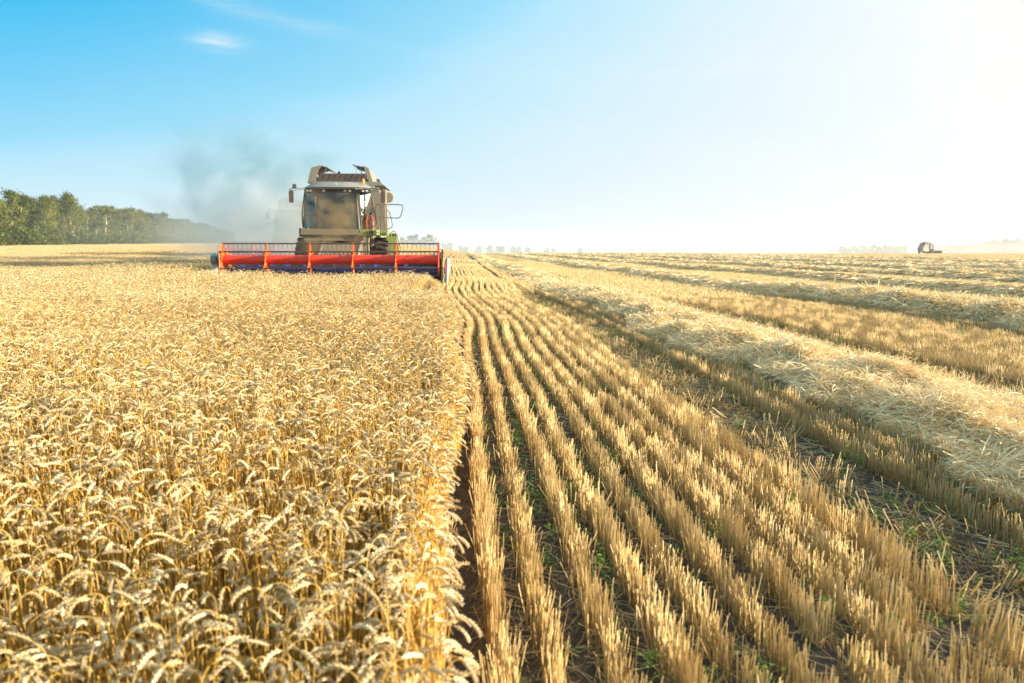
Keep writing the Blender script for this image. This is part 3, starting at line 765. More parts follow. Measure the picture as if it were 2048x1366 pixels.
def tyre_pair(root, x0, x1, yc, rad, name='wheel'):
    """a driving wheel: ribbed tyre with its rim as a child"""
    m = MB(); wd = x1 - x0
    m.lathe([(x0, rad * .55), (x0, rad * .86), (x0 + wd * .1, rad * .95), (x0 + wd * .2, rad * .975), (x1 - wd * .2, rad * .975), (x1 - wd * .1, rad * .95), (x1, rad * .86), (x1, rad * .55)], 'x', (0, yc, rad), 40)
    nl = 22
    for k in range(nl):
        for sgn in (0, 1):
            th = 2 * math.pi * (k + .5 * sgn) / nl
            xa, xb = (x0 + .01, x0 + wd * .52) if sgn else (x0 + wd * .48, x1 - .01)
            d = .14 if sgn else -.14
            ring = []
            for (xx, tt) in ((xa, th + (d if sgn else 0)), (xb, th + (0 if sgn else -d))):
                for (rr, dt) in ((rad * .965, -.035), (rad * 1.02, -.025), (rad * 1.02, .025), (rad * .965, .035)):
                    ring.append((xx, yc + rr * math.cos(tt + dt), rad + rr * math.sin(tt + dt)))
            m.add(ring, [(0, 1, 2, 3), (7, 6, 5, 4), (0, 4, 5, 1), (1, 5, 6, 2), (2, 6, 7, 3), (3, 7, 4, 0)])
    w_ = m.build(name, P_rubber, root, True)
    r_ = MB(); r_.lathe([(x0 + .06, .06), (x0 + .06, .16), (x0 + .16, .2), (x0 + .16, rad * .5), (x0 + .03, rad * .57), (x1 - .03, rad * .57), (x1 - .16, rad * .5), (x1 - .16, .2), (x1 - .06, .16), (x1 - .06, .06)], 'x', (0, yc, rad), 32)
    r_.build('rim', P_green, w_, True)
    return w_

def make_combine():
    root = empty('combine_harvester', (0, 0, 0))
    W = 3.8
    # ---------- header
    h = MB()
    h.box(-W, W, .95, 1.03, .22, 1.05)                      # back sheet
    h.prismx([(.0, .20), (.95, .16), (.95, .22), (.0, .24)], -W, W)      # floor
    h.box(-W, W, .88, 1.10, 1.05, 1.17, .02)                # top beam
    h.box(-W, W, 1.031, 1.12, .30, .42, .02)
    for xx in (-3, -1.6, 1.6, 3): h.box(xx - .04, xx + .04, 1.031, 1.10, .42, 1.05)
    header = h.build('header', P_dark, root, bevel=.006)
    for sx in (-1, 1):
        a, b = (W + .003, W + .045) if sx > 0 else (-W - .045, -W - .003)
        sp = MB(); sp.prismx([(1.12, .20), (1.12, 1.14), (.55, 1.18), (.05, .95), (-.35, .45), (-.62, .22), (-.35, .14), (.9, .13)], a, b)
        sp.build('side_plate', P_green, header, bevel=.006)
        dv = MB()
        xo = sx * (W + .20)
        # long tapering crop divider
        rings = []
        for (yy, zc, hw, hh) in ((.45, .74, .04, .40), (.1, .68, .11, .42), (-.35, .56, .12, .37), (-.8, .38, .08, .24), (-1.1, .23, .03, .10), (-1.25, .16, .006, .012)):
            rings.append([(xo + hw * cx, yy, zc + hh * cz) for cx, cz in ((-.25, -1), (0, -1.03), (.25, -1), (.8, .1), (1, .8), (.2, 1), (-.7, .7), (-.7, .1))])
        dv.loft(rings); dvo = dv.build('divider', P_plate, header, True)
        st = MB(); st.slab([(xo + sx * .124, -.1, .30), (xo + sx * .112, -.6, .30), (xo + sx * .126, -.35, .62), (xo + sx * .122, -.12, .72)], .004 * sx)
        st.build('warning_stripe', P_red, dvo)
    kb = MB(); kb.box(-W, W, -.06, .0, .20, .24)
    for k in range(104):
        xk = -W + .0375 + k * .075
        kb.add([(xk - .02, -.06, .205), (xk + .02, -.06, .205), (xk, -.20, .215), (xk - .02, -.06, .235), (xk + .02, -.06, .235), (xk, -.20, .225)], [(0, 2, 1), (3, 4, 5), (0, 3, 5, 2), (1, 2, 5, 4)])
    kb.build('cutter_bar', P_steel, header)
    # auger with flighting
    au = MB(); au.lathe([(-W + .04, .2), (W - .04, .2)], 'x', (0, .55, .58), 24)
    nf = 170
    for sgn in (-1, 1):
        V = []; F = []
        for k in range(nf):
            t = k / (nf - 1); xx = sgn * (W - .06 - t * (W - .8)); th = sgn * t * 2 * math.pi * 5.6
            V += [(xx, .55 + .19 * math.cos(th), .58 + .19 * math.sin(th)), (xx, .55 + .32 * math.cos(th), .58 + .32 * math.sin(th)), (xx + .012, .55 + .32 * math.cos(th), .58 + .32 * math.sin(th)), (xx + .012, .55 + .19 * math.cos(th), .58 + .19 * math.sin(th))]
            if k:
                b = 4 * (k - 1)
                for q in range(4): F.append((b + q, b + (q + 1) % 4, b + 4 + (q + 1) % 4, b + 4 + q))
        au.add(V, F)
    for k in range(14):
        xk = -.65 + .1 * k; th = k * 1.3
        au.tube([(xk, .55, .58), (xk, .55 + .36 * math.cos(th), .58 + .36 * math.sin(th))], .012, 6)
    au.build('auger', P_blue, header, True)
    # reel
    RZ, RY, RR = 1.02, -.28, .56
    rt = MB(); rt.lathe([(-W + .12, .03), (-W + .12, .165), (W - .12, .165), (W - .12, .03)], 'x', (0, RY, RZ), 32)
    rt.build('reel_tube', P_red, header, True)
    angs = [R(90 + 60 * k) for k in range(6)]
    xs = [-3.71, -2.226, -.742, .742, 2.226, 3.71]
    for j, xp in enumerate(xs):
        pl = MB()
        for a in angs:
            ca, sa = math.cos(a), math.sin(a); px_, pz_ = -sa, ca
            # tapering spoke cut from sheet, with a rib either side
            sp = [(.16, -.10), (.16, .10), (.40, .055), (RR + .035, .02), (RR + .035, -.02), (.40, -.055)]
            poly = [(RY + r_ * ca + t_ * px_, RZ + r_ * sa + t_ * pz_) for r_, t_ in sp]
            pl.prismx(poly, xp - .006, xp + .006)
            poly = [(RY + r_ * ca + t_ * px_, RZ + r_ * sa + t_ * pz_) for r_, t_ in ((.2, -.012), (.2, .012), (RR, .008), (RR, -.008))]
            pl.prismx(poly, xp - .035, xp + .035)
            a2 = a + R(60)
            p1 = (xp, RY + .34 * ca, RZ + .34 * sa); p2 = (xp, RY + .34 * math.cos(a2), RZ + .34 * math.sin(a2)); pl.tube([p1, p2], .014, 6)
            if j in (0, 5):
                p1 = (xp, RY + RR * ca, RZ + RR * sa); p2 = (xp, RY + RR * math.cos(a2), RZ + RR * math.sin(a2)); pl.tube([p1, p2], .018, 6)
        pl.lathe([(-.02, .168), (-.02, .24), (.02, .24), (.02, .168)], 'x', (xp, RY, RZ), 24)
        pl.build('reel_plate', P_red if j == 5 else P_orange, header)
    for a in angs:
        yb, zb = RY + RR * math.cos(a), RZ + RR * math.sin(a)
        b = MB(); b.tube([(-W + .06, yb, zb), (W - .06, yb, zb)], .024, 8)
        for k in range(50):
            xk = -W + .14 + k * .1535
            b.tube([(xk, yb, zb), (xk, yb + .012, zb - .075), (xk, yb + .03, zb - .20)], [.009, .007, .005], 5)
            b.box(xk - .014, xk + .014, yb - .022, yb + .022, zb - .035, zb + .004)
        b.build('reel_bat', P_maroon, header)
    for sx in (-1, 1):
        ar = MB(); xx = sx * (W - .02)
        ar.tube([(xx, 1.0, 1.16), (xx, .35, 1.24), (xx, RY, RZ + .02)], .04, 8)
        ar.tube([(xx, .9, .75), (xx, .35, 1.2)], .028, 8)
        ar.build('reel_arm', P_orange if sx < 0 else P_maroon, header, True)
    dw = MB(); dw.lathe([(-W - .30, .03), (-W - .30, .17), (-W - .27, .21), (-W - .13, .21), (-W - .10, .17), (-W - .06, .06), (-W + .02, .05)], 'x', (0, RY, RZ + .03), 28)
    dw.build('drive_wheel', P_teal, header, True)
    hy = MB(); hy.tube([(W + .02, .4, .9), (W + .04, .1, 1.3), (W + .03, .2, 1.36)], .03, 8); hy.tube([(W - .02, -.1, 1.05), (W + .06, -.05, 1.3), (W + .03, .5, 1.16)], .014, 6, 2)
    hy.build('hydraulic_hose', P_black, header, True)
    # ---------- feeder house
    f = MB(); f.prismx([(1.04, .35), (1.04, 1.02), (2.2, 1.55), (3.6, 1.86), (3.6, 1.0), (2.2, .70)], -.74, .72)
    fo = f.build('feeder_house', P_tan, root, bevel=.02)
    fr = MB()
    for xx in (-.74, .68): fr.prismx([(1.05, 1.0), (1.05, 1.08), (2.2, 1.61), (3.5, 1.92), (3.5, 1.86), (2.2, 1.55)], xx, xx + .05)
    fr.box(-.74, .72, 1.03, 1.10, 1.0, 1.2); fr.build('feeder_rib', P_grey, fo)
    # ---------- chassis, body
    b = MB()
    b.prismx([(3.3, 1.0), (3.3, 1.9), (4.0, 3.9), (7.4, 3.9), (8.9, 3.1), (9.5, 2.2), (9.5, 1.3), (8.6, .9), (4.6, .9)], -1.10, 1.10)
    body = b.build('body', P_white, root, bevel=.04)
    for sx in (-1, 1):
        sd_ = MB(); a0, a1 = (1.104, 1.54) if sx > 0 else (-1.54, -1.104)
        sd_.prismx([(4.0, 1.95), (3.95, 3.1), (4.25, 3.78), (5.0, 3.78), (5.2, 3.0), (5.2, 1.95)], a0, a1)
        a0, a1 = (1.104, 1.17) if sx > 0 else (-1.17, -1.104)
        sd_.prismx([(5.23, 1.35), (5.23, 3.78), (6.14, 3.78), (7.4, 3.7), (8.7, 2.95), (9.1, 2.2), (9.1, 1.45)], a0, a1)
        so = sd_.build('side_panel', P_white, body, bevel=.03)
        gs = MB(); gx0, gx1 = (1.173, 1.185) if sx > 0 else (-1.185, -1.173)
        gs.prismx([(5.35, 1.40), (5.35, 1.75), (9.0, 1.75), (9.0, 1.48)], gx0, gx1); gs.build('green_stripe', P_green, body)
    en = MB(); en.box(-1.1, 1.1, 6.3, 8.2, 3.9, 4.25, .08); en.build('engine_hood', P_grey, body, bevel=.02)
    ex = MB(); ex.tube([(-1.0, 7.4, 4.2), (-1.0, 7.4, 4.55), (-1.0, 7.55, 4.68)], .06, 10); ex.build('exhaust_pipe', P_steel, body, True)
    ax = MB(); ax.box(-1.3, 1.3, 3.75, 4.05, .70, 1.05, .05); ax.build('axle', P_dark, root)
    ax = MB(); ax.box(-.94, .94, 8.1, 8.3, .55, .8, .04); ax.build('axle', P_dark, root)
    tyre_pair(root, -1.95, -1.20, 3.95, .92)
    tyre_pair(root, .98, 1.66, 3.95, .92)
    tyre_pair(root, -1.3, -.95, 8.2, .6); tyre_pair(root, .95, 1.3, 8.2, .6)
    # ---------- grain tank with its raised covers
    g = MB()
    g.prism([(-1.5, 3.903), (1.5, 3.903), (1.32, 4.06), (-1.32, 4.06)], 4.05, 6.9)
    tank = g.build('grain_tank', P_white, root, bevel=.015)
    fb = MB(); fb.slab([(-1.18, 4.35, 4.05), (.80, 4.35, 4.05), (.74, 4.30, 4.40), (-1.14, 4.30, 4.40)], -.04); 
    for k in range(9): xx = -1.05 + k * .22; fb.box(xx, xx + .02, 4.285, 4.295, 4.07, 4.38)
    fb.build('tank_front_board', P_brown, tank)
    bb = MB(); bb.slab([(-1.3, 6.8, 4.05), (1.2, 6.8, 4.05), (1.0, 6.95, 4.40), (-1.1, 6.95, 4.40)], .04); bb.build('tank_rear_board', P_brown, tank)
    for sx in (-1, 1):
        cx = 0 if sx < 0 else .08
        lid = MB()
        x_base, x_top, x_in = (-1.60, -1.44, -1.10) if sx < 0 else (1.02, .84, .64)
        y0, y1 = 4.35, 6.6
        lid.slab([(x_base, y0, 4.02), (x_base, y1, 4.02), (x_top, y1, 4.62), (x_top, y0, 4.62)], .035 * -sx)
        lid.slab([(x_top, y0, 4.62), (x_top, y1, 4.62), (x_in, y1, 4.73), (x_in, y0, 4.73)], .03 * -sx)
        # front gusset
        if sx < 0: gp = [(-1.60, 4.02), (-1.44, 4.62), (-1.10, 4.73), (-1.02, 4.68), (-1.14, 4.56), (-1.20, 4.40), (-1.28, 4.06)]
        else: gp = [(1.02, 4.02), (.84, 4.62), (.64, 4.70), (.66, 4.62), (.72, 4.40), (.86, 4.06)]
        lid.prism(gp, y0 - .04, y0 - .002)
        lo = lid.build('tank_cover', P_white if sx < 0 else P_white, tank, bevel=.006)
        flap = MB()
        if sx < 0: flap.slab([(-1.10, y0, 4.74), (-1.10, y1, 4.74), (-.78, y1, 4.65), (-.78, y0, 4.65)], .025)
        else: flap.slab([(.63, y0, 4.68), (.63, y1, 4.68), (.20, y1, 4.78), (.20, y0, 4.78)], -.03)
        flap.build('cover_flap', P_tan if sx < 0 else P_grey, lo)
        su = MB()
        if sx < 0: su.tube([(-.84, y0 + .02, 4.65), (-.92, y0 + .05, 4.40)], .014, 6)
        else:
            su.tube([(.30, y0, 4.75), (.42, y0, 4.3), (.46, y0, 4.05)], .016, 6); su.tube([(.50, y0 + .04, 4.70), (.56, y0 + .04, 4.4)], .016, 6)
        su.build('strut', P_teal, lo)
    ub = MB(); ub.tube([(-.72, 5.3, 4.2), (-.42, 5.0, 4.52)], .05, 10); ub.build('tank_auger', P_blue, tank, True)
    # unloading pipe folded along the right side
    up = MB(); up.tube([(1.60, 4.6, 3.48), (1.50, 5.1, 3.52), (1.30, 5.8, 3.62), (1.16, 9.4, 3.86)], .13, 16); upo = up.build('unloading_pipe', P_white, root, True)
    uh = MB(); uh.lathe([(4.40, .05), (4.40, .19), (4.62, .21), (4.62, .05)], 'y', (1.60, 0, 3.48), 20); uh.build('pipe_end', P_tan, upo, True)
    # ---------- cab
    cr = MB()
    def ring(x0, x1, z, y0, y1, c=.18): return [(x0 + c, y0, z), (x1 - c, y0, z), (x1, y0 + c, z), (x1, y1, z), (x0, y1, z), (x0, y0 + c, z)]
    cr.loft([ring(-1.40, 1.04, 3.66, 2.45, 4.25, .42), ring(-1.45, 1.09, 3.72, 2.35, 4.25, .42), ring(-1.30, .98, 3.82, 2.5, 4.2, .40), ring(-1.02, .72, 3.93, 2.75, 4.15, .3), ring(-.9, .6, 3.95, 2.9, 4.1, .3)])
    roof = cr.build('cab_roof', P_grey, root, True)
    rf = MB(); rf.slab([(.50, 2.36, 3.64), (.78, 2.55, 3.66), (.92, 2.75, 3.88), (.68, 2.7, 3.90)], .02); rf.build('roof_corner', P_white, roof, bevel=.004)
    lb = MB(); lb.prism([(-1.42, 3.53), (1.06, 3.53), (1.06, 3.66), (-1.42, 3.66)], 2.62, 3.4); lb.build('light_bar', P_black, roof)
    for xx, yy in ((-1.30, 2.60), (-1.18, 2.60), (-.68, 2.60), (.12, 2.60), (.30, 2.60), (.80, 2.60), (.95, 2.60)):
        l_ = MB(); l_.box(xx - .05, xx + .05, yy - .03, yy + .02, 3.56, 3.63, .015); l_.build('work_light', P_lens, roof)
    em = MB(); em.lathe([(0, .09), (.01, .11), (.025, .09), (.035, .04)], 'z', (-.22, 2.62, 3.83), 20); em.build('roof_badge', P_lens, roof, True)
    be = MB(); be.lathe([(0, .06), (.05, .065), (.14, .055), (.18, .03), (.19, .005)], 'z', (.77, 2.95, 3.90), 18); beo = be.build('beacon', P_amber, roof, True)
    bs = MB(); bs.lathe([(-.06, .05), (0, .062)], 'z', (.77, 2.95, 3.90), 16); bs.build('beacon_base', P_black, beo)
    an = MB(); an.tube([(.52, 3.0, 3.9), (.40, 3.1, 4.02), (.62, 3.3, 4.18)], .006, 5, 2); an.build('antenna', P_black, roof)
    # cab shell
    fl = MB(); fl.box(-1.5, 1.08, 2.62, 4.1, 2.02, 2.14, .02); fl.box(-1.46, 1.04, 3.95, 4.1, 2.14, 3.53); fl.build('cab_wall', P_int, root)
    ws = MB()
    # curved windshield
    V = []; F = []; nn = 12
    for i in range(nn + 1):
        t = i / nn; xx0 = -.97 + 1.49 * t; xx1 = -1.0 + 1.59 * t; bow = .16 * (1 - (2 * t - 1) ** 2)
        V += [(xx0, 2.72 - bow, 3.54), (xx1, 2.60 - bow, 2.14), (xx0, 2.73 - bow, 3.54), (xx1, 2.61 - bow, 2.14)]
        if i: b0 = 4 * (i - 1); F += [(b0, b0 + 1, b0 + 5, b0 + 4), (b0 + 3, b0 + 2, b0 + 6, b0 + 7)]
    ws.add(V, F); ws.build('windshield', P_glass, root, True)
    lw = MB(); lw.slab([(-1.49, 3.15, 3.54), (-1.60, 3.1, 2.22), (-1.04, 2.63, 2.18), (-1.0, 2.74, 3.54)], .012)
    lw.build('corner_window', P_glass, root)
    rw = MB(); rw.slab([(.55, 2.74, 3.54), (.62, 2.63, 2.18), (1.08, 3.1, 2.18), (1.02, 3.15, 3.54)], .012); rw.build('corner_window', P_glass, root)
    sw = MB(); sw.slab([(-1.50, 3.16, 3.54), (-1.50, 3.95, 3.54), (-1.58, 3.95, 2.18), (-1.60, 3.11, 2.2)], .012); sw.build('side_window', P_glass, root)
    sw = MB(); sw.slab([(1.03, 3.16, 3.54), (1.03, 3.95, 3.54), (1.09, 3.95, 2.18), (1.09, 3.11, 2.2)], .012); sw.build('side_window', P_glass, root)
    fm = MB()
    fm.tube([(-1.50, 3.13, 3.56), (-1.58, 3.08, 3.0), (-1.62, 3.07, 2.6), (-1.58, 3.08, 2.2)], .028, 6, 1)
    fm.tube([(-1.01, 2.70, 3.56), (-1.03, 2.62, 2.15)], .028, 6)
    for z_ in (3.19, 3.11, 2.66, 2.24):
        fm.tube([(-1.55, 3.09, z_), (-1.03, 2.64, z_)], .016, 6)
    fm.build('window_frame', P_black, root)
    fm = MB(); fm.tube([(.54, 2.68, 3.56), (.63, 2.58, 2.15)], .035, 8); fm.tube([(.60, 2.70, 3.56), (.69, 2.60, 2.15)], .022, 8)
    fm.build('cab_pillar', P_white, root)
    # door frame and rails at the right of the cab
    dr = MB(); dr.tube([(.62, 2.64, 3.55), (.72, 2.6, 2.20)], .022, 6); dr.tube([(.86, 2.75, 3.55), (.86, 2.7, 2.55)], .03, 6)
    dr.tube([(1.07, 2.9, 3.55), (1.16, 2.8, 2.95), (1.28, 2.7, 2.45), (1.22, 2.7, 2.25), (.90, 2.7, 2.22)], .022, 6, 2)
    dr.tube([(.72, 2.62, 3.12), (1.10, 2.7, 3.12), (1.16, 2.7, 2.9)], .013, 6, 1); dr.tube([(.72, 2.62, 2.64), (1.0, 2.7, 2.64), (1.14, 2.7, 2.72), (1.1, 2.8, 3.0)], .013, 6, 2)
    dr.build('door_frame', P_brown, root, True)
    # interior
    se = MB(); se.box(-.55, .05, 3.2, 3.7, 2.5, 2.62, .04); se.box(-.5, 0.0, 3.62, 3.76, 2.6, 3.25, .05); se.box(-.4, -.1, 3.64, 3.74, 3.27, 3.42, .03); se.box(-.35, -.15, 3.3, 3.55, 2.14, 2.5)
    se.build('seat', P_tan, root, bevel=.02)
    swh = MB(); swh.tube([(-.25, 3.05, 2.14), (-.25, 2.95, 2.75)], .04, 8)
    pts = [(-.25 + .2 * math.cos(t), 2.93 + .08 * math.sin(t), 2.78 + .17 * math.sin(t)) for t in [2 * math.pi * k / 20 for k in range(21)]]
    swh.tube(pts, .016, 6); swh.tube([(-.45, 2.93, 2.78), (-.05, 2.93, 2.78)], .012, 6); swh.build('steering_wheel', P_black, root, True)
    # ---------- platform
    pf = MB(); pf.prism([(-1.56, 1.92), (.64, 1.92), (.64, 2.13), (-1.54, 2.16)], 2.28, 2.62)
    pf.prism([(-1.40, 1.70), (.60, 1.70), (.64, 1.918), (-1.54, 1.918)], 2.40, 3.2); pf.build('platform', P_tan, root, bevel=.015)
    ps = MB(); ps.prism([(-1.60, 1.86), (-1.56, 1.86), (-1.56, 2.18), (-1.60, 2.18)], 2.3, 3.9); ps.build('platform_edge', P_dark, root)
    gp = MB(); gp.prism([(.62, 1.90), (1.41, 1.90), (1.41, 2.13), (.70, 2.13)], 2.27, 2.6); gpo = gp.build('green_front_panel', P_green, root, bevel=.012)
    hl = MB(); hl.lathe([(2.20, .02), (2.19, .08), (2.22, .09), (2.28, .085)], 'y', (1.12, 0, 2.01), 20); hl.build('headlight', P_black, gpo, True)
    for z_ in (1.96, 2.06):
        q = MB(); q.lathe([(2.23, .005), (2.235, .035), (2.28, .035)], 'y', (1.34, 0, z_), 12); q.build('small_lamp', P_lens, gpo, True)
    q = MB()
    q.slab([(.84, 2.265, 1.95), (.87, 2.265, 2.05), (.89, 2.265, 1.96)], -.004)
    q.slab([(.92, 2.265, 2.06), (.96, 2.265, 1.94), (1.0, 2.265, 1.94), (.95, 2.265, 2.06)], -.004); q.build('panel_mark', P_black, gpo)
    gb = MB(); gb.box(1.44, 1.70, 2.5, 3.1, 1.90, 2.08, .02); gbo = gb.build('green_box', P_green, root)
    q = MB(); q.lathe([(2.44, .01), (2.44, .05), (2.5, .055)], 'y', (1.60, 0, 1.97), 14); q.build('round_port', P_brown, gbo, True)
    wp = MB(); wp.box(.62, 1.72, 2.62, 4.0, 2.05, 2.10); wp.build('walkway', P_grey, root)
    # right side enclosure behind the rails
    sp = MB(); sp.prism([(1.08, 2.11), (1.58, 2.11), (1.56, 3.15), (1.28, 3.80), (.98, 3.80), (1.04, 3.0)], 3.52, 3.94); sp.build('side_enclosure', P_white, root, bevel=.02)
    # fire extinguisher with orange hoses
    fe = MB(); fe.lathe([(2.16, .06), (2.17, .075), (2.58, .075), (2.64, .05), (2.70, .025)], 'z', (1.06, 2.85, 0), 18); feo = fe.build('fire_extinguisher', P_ext, root, True)
    q = MB(); q.slab([(1.03, 2.772, 2.38), (1.10, 2.776, 2.38), (1.10, 2.776, 2.44), (1.03, 2.772, 2.44)], -.003); q.build('extinguisher_label', P_plate, feo)
    q = MB(); q.lathe([(2.70, .03), (2.70, .04), (2.74, .04), (2.76, .01)], 'z', (1.06, 2.85, 0), 12); q.tube([(1.0, 2.83, 2.75), (1.14, 2.83, 2.78)], .012, 6); q.build('valve', P_black, feo)
    co = MB(); pts = []
    for k in range(150):
        t = k / 149; a = t * 2 * math.pi * 16
        pts.append((.93 - .05 * math.sin(t * 3) + .035 * math.cos(a), 2.70 + .035 * math.sin(a), 2.72 - .66 * t))
    co.tube(pts, .012, 5); co.build('coiled_hose', P_ext, root, True)
    jug = MB(); jug.lathe([(2.92, .10), (3.0, .125), (3.06, .12), (3.10, .07), (3.14, .05)], 'z', (.98, 3.3, 0), 16); jug.build('black_filter', P_black, root, True)
    # hand rails
    hr = MB()
    hr.tube([(1.66, 2.9, 3.10), (2.18, 2.9, 3.11), (2.30, 2.9, 3.05), (2.27, 2.9, 2.90), (2.18, 2.9, 2.62), (2.08, 2.9, 2.58), (1.66, 2.9, 2.60)], .02, 8, 2)
    hr.tube([(1.66, 3.0, 2.88), (1.74, 3.0, 2.86), (1.80, 3.0, 2.6), (1.87, 3.0, 2.34), (1.83, 3.0, 2.22), (1.64, 3.0, 2.16)], .016, 8, 2)
    hr.build('side_rail', P_teal, root, True)
    hr = MB()
    hr.tube([(1.32, 2.7, 2.10), (1.24, 2.7, 2.9), (1.26, 2.7, 3.08), (1.38, 2.7, 3.12), (1.50, 2.7, 3.08), (1.54, 2.7, 2.7), (1.62, 2.7, 2.10)], .016, 8, 2)
    hr.tube([(1.44, 2.7, 3.10), (1.44, 2.7, 2.10)], .014, 6); hr.tube([(1.52, 2.75, 3.0), (1.60, 2.75, 3.12), (1.66, 2.75, 3.14), (1.66, 2.75, 2.10)], .018, 6, 1)
    hr.tube([(1.28, 2.7, 2.62), (1.66, 2.7, 2.60)], .012, 6)
    hr.build('platform_rail', P_brown, root, True)
    # ladder
    ld = MB()
    for yy in (2.55, 3.0):
        ld.prism([(1.66, 1.90), (1.98, 1.88), (2.14, 1.10), (2.12, .62), (1.96, .62), (1.86, 1.15), (1.72, 1.70), (1.66, 1.74)], yy, yy + .03)
    for t in range(4):
        z_ = .72 + .32 * t; x_ = 2.05 - .05 * t; ld.box(x_ - .1, x_ + .1, 2.583, 2.997, z_, z_ + .03)
    ldo = ld.build('ladder', P_green, root)
    lr = MB(); lr.tube([(1.84, 2.56, 1.86), (1.84, 2.56, 2.0), (1.92, 2.56, 2.09), (2.02, 2.56, 2.05), (2.12, 2.56, 1.7), (2.20, 2.56, 1.45), (2.20, 2.56, 1.35), (2.08, 2.56, 1.28)], .018, 8, 2)
    lr.tube([(1.9, 2.98, 1.88), (2.0, 2.98, 1.88), (2.08, 2.98, 1.7), (2.16, 2.98, 1.4)], .016, 8, 2); lr.build('ladder_rail', P_green, ldo, True)
    wb = MB(); wb.box(1.70, 1.98, 3.2, 3.8, 1.88, 2.0, .03); wb.lathe([(3.1, .02), (3.1, .09), (3.2, .09)], 'y', (1.96, 0, 1.9), 14); wb.build('tool_box', P_brown, root, True)
    # struts and hoses under the cab
    us = MB(); us.tube([(1.02, 2.4, 1.88), (.98, 2.3, 1.6), (1.04, 2.0, 1.3), (1.05, 1.6, .9)], .035, 8, 2); us.build('hydraulic_line', P_tan, root, True)
    us = MB(); us.prism([(.74, .8), (.94, .8), (.90, 1.88), (.80, 1.88)], 2.3, 2.36); us.build('support_leg', P_tan, root)
    ub_ = MB(); ub_.box(-1.2, 1.0, 3.3, 3.7, 1.0, 1.88, .04); ub_.build('front_axle_housing', P_dark, root)
    # mirrors
    ma = MB(); ma.tube([(-1.40, 2.5, 3.70), (-1.55, 2.35, 3.66), (-1.80, 2.2, 3.66), (-1.88, 2.2, 3.60), (-1.88, 2.2, 3.5)], .014, 6, 1)
    ma.tube([(-1.40, 2.5, 3.64), (-1.60, 2.35, 3.60), (-1.80, 2.2, 3.58)], .010, 6); mao = ma.build('mirror_arm', P_black, root, True)
    q = MB(); q.box(-1.91, -1.74, 2.17, 2.23, 3.12, 3.57, .05); q.build('mirror', P_brown, mao)
    q = MB(); q.box(-1.77, -1.63, 2.18, 2.23, 3.66, 3.81, .03); q.build('small_mirror', P_brown, mao)
    ma = MB(); ma.tube([(1.08, 2.6, 3.70), (1.2, 2.4, 3.68), (1.38, 2.2, 3.64), (1.60, 2.2, 3.60), (1.61, 2.2, 3.46)], .016, 6, 1)
    ma.tube([(1.1, 2.6, 3.64), (1.25, 2.3, 3.58), (1.45, 2.2, 3.56)], .010, 6); mao = ma.build('mirror_arm', P_black, root, True)
    q = MB(); q.box(1.50, 1.66, 2.17, 2.23, 3.12, 3.57, .04); q.build('mirror', P_brown, mao)
    return root

comb = make_combine()
cx_, cy_ = -4.38, 28.6
comb.location = (cx_, cy_, .31)
setp(comb, label='large dusty cream combine harvester with a wide red header cutting the wheat', category='combine harvester', group='combine harvesters at work')
def copy_tree(o, parent=None):
    c = o.copy(); C.objects.link(c); c.parent = parent
    for ch in list(o.children): copy_tree(ch, c)
    return c
c2 = copy_tree(comb); c2.location = (-10.9, 53, float(terrain(-10.9, 53)) - .02)
c2['label'] = 'faint combine harvester veiled in dust behind the near one'
c3 = copy_tree(comb); c3.location = (185.0, 300, float(terrain(185, 300)) + .1); c3.rotation_euler.z = R(118)
c3['label'] = 'tiny distant combine harvester seen from its side on the right horizon'

P_shaded = paint('painted_body_shade', (.13, .11, .09), .6, dust=.4)  # shade on the distant harvester, painted in as a darker body colour
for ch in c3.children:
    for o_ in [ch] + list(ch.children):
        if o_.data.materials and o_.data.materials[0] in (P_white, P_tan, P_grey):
            o_.material_slots[0].link = 'OBJECT'; o_.material_slots[0].material = P_shaded
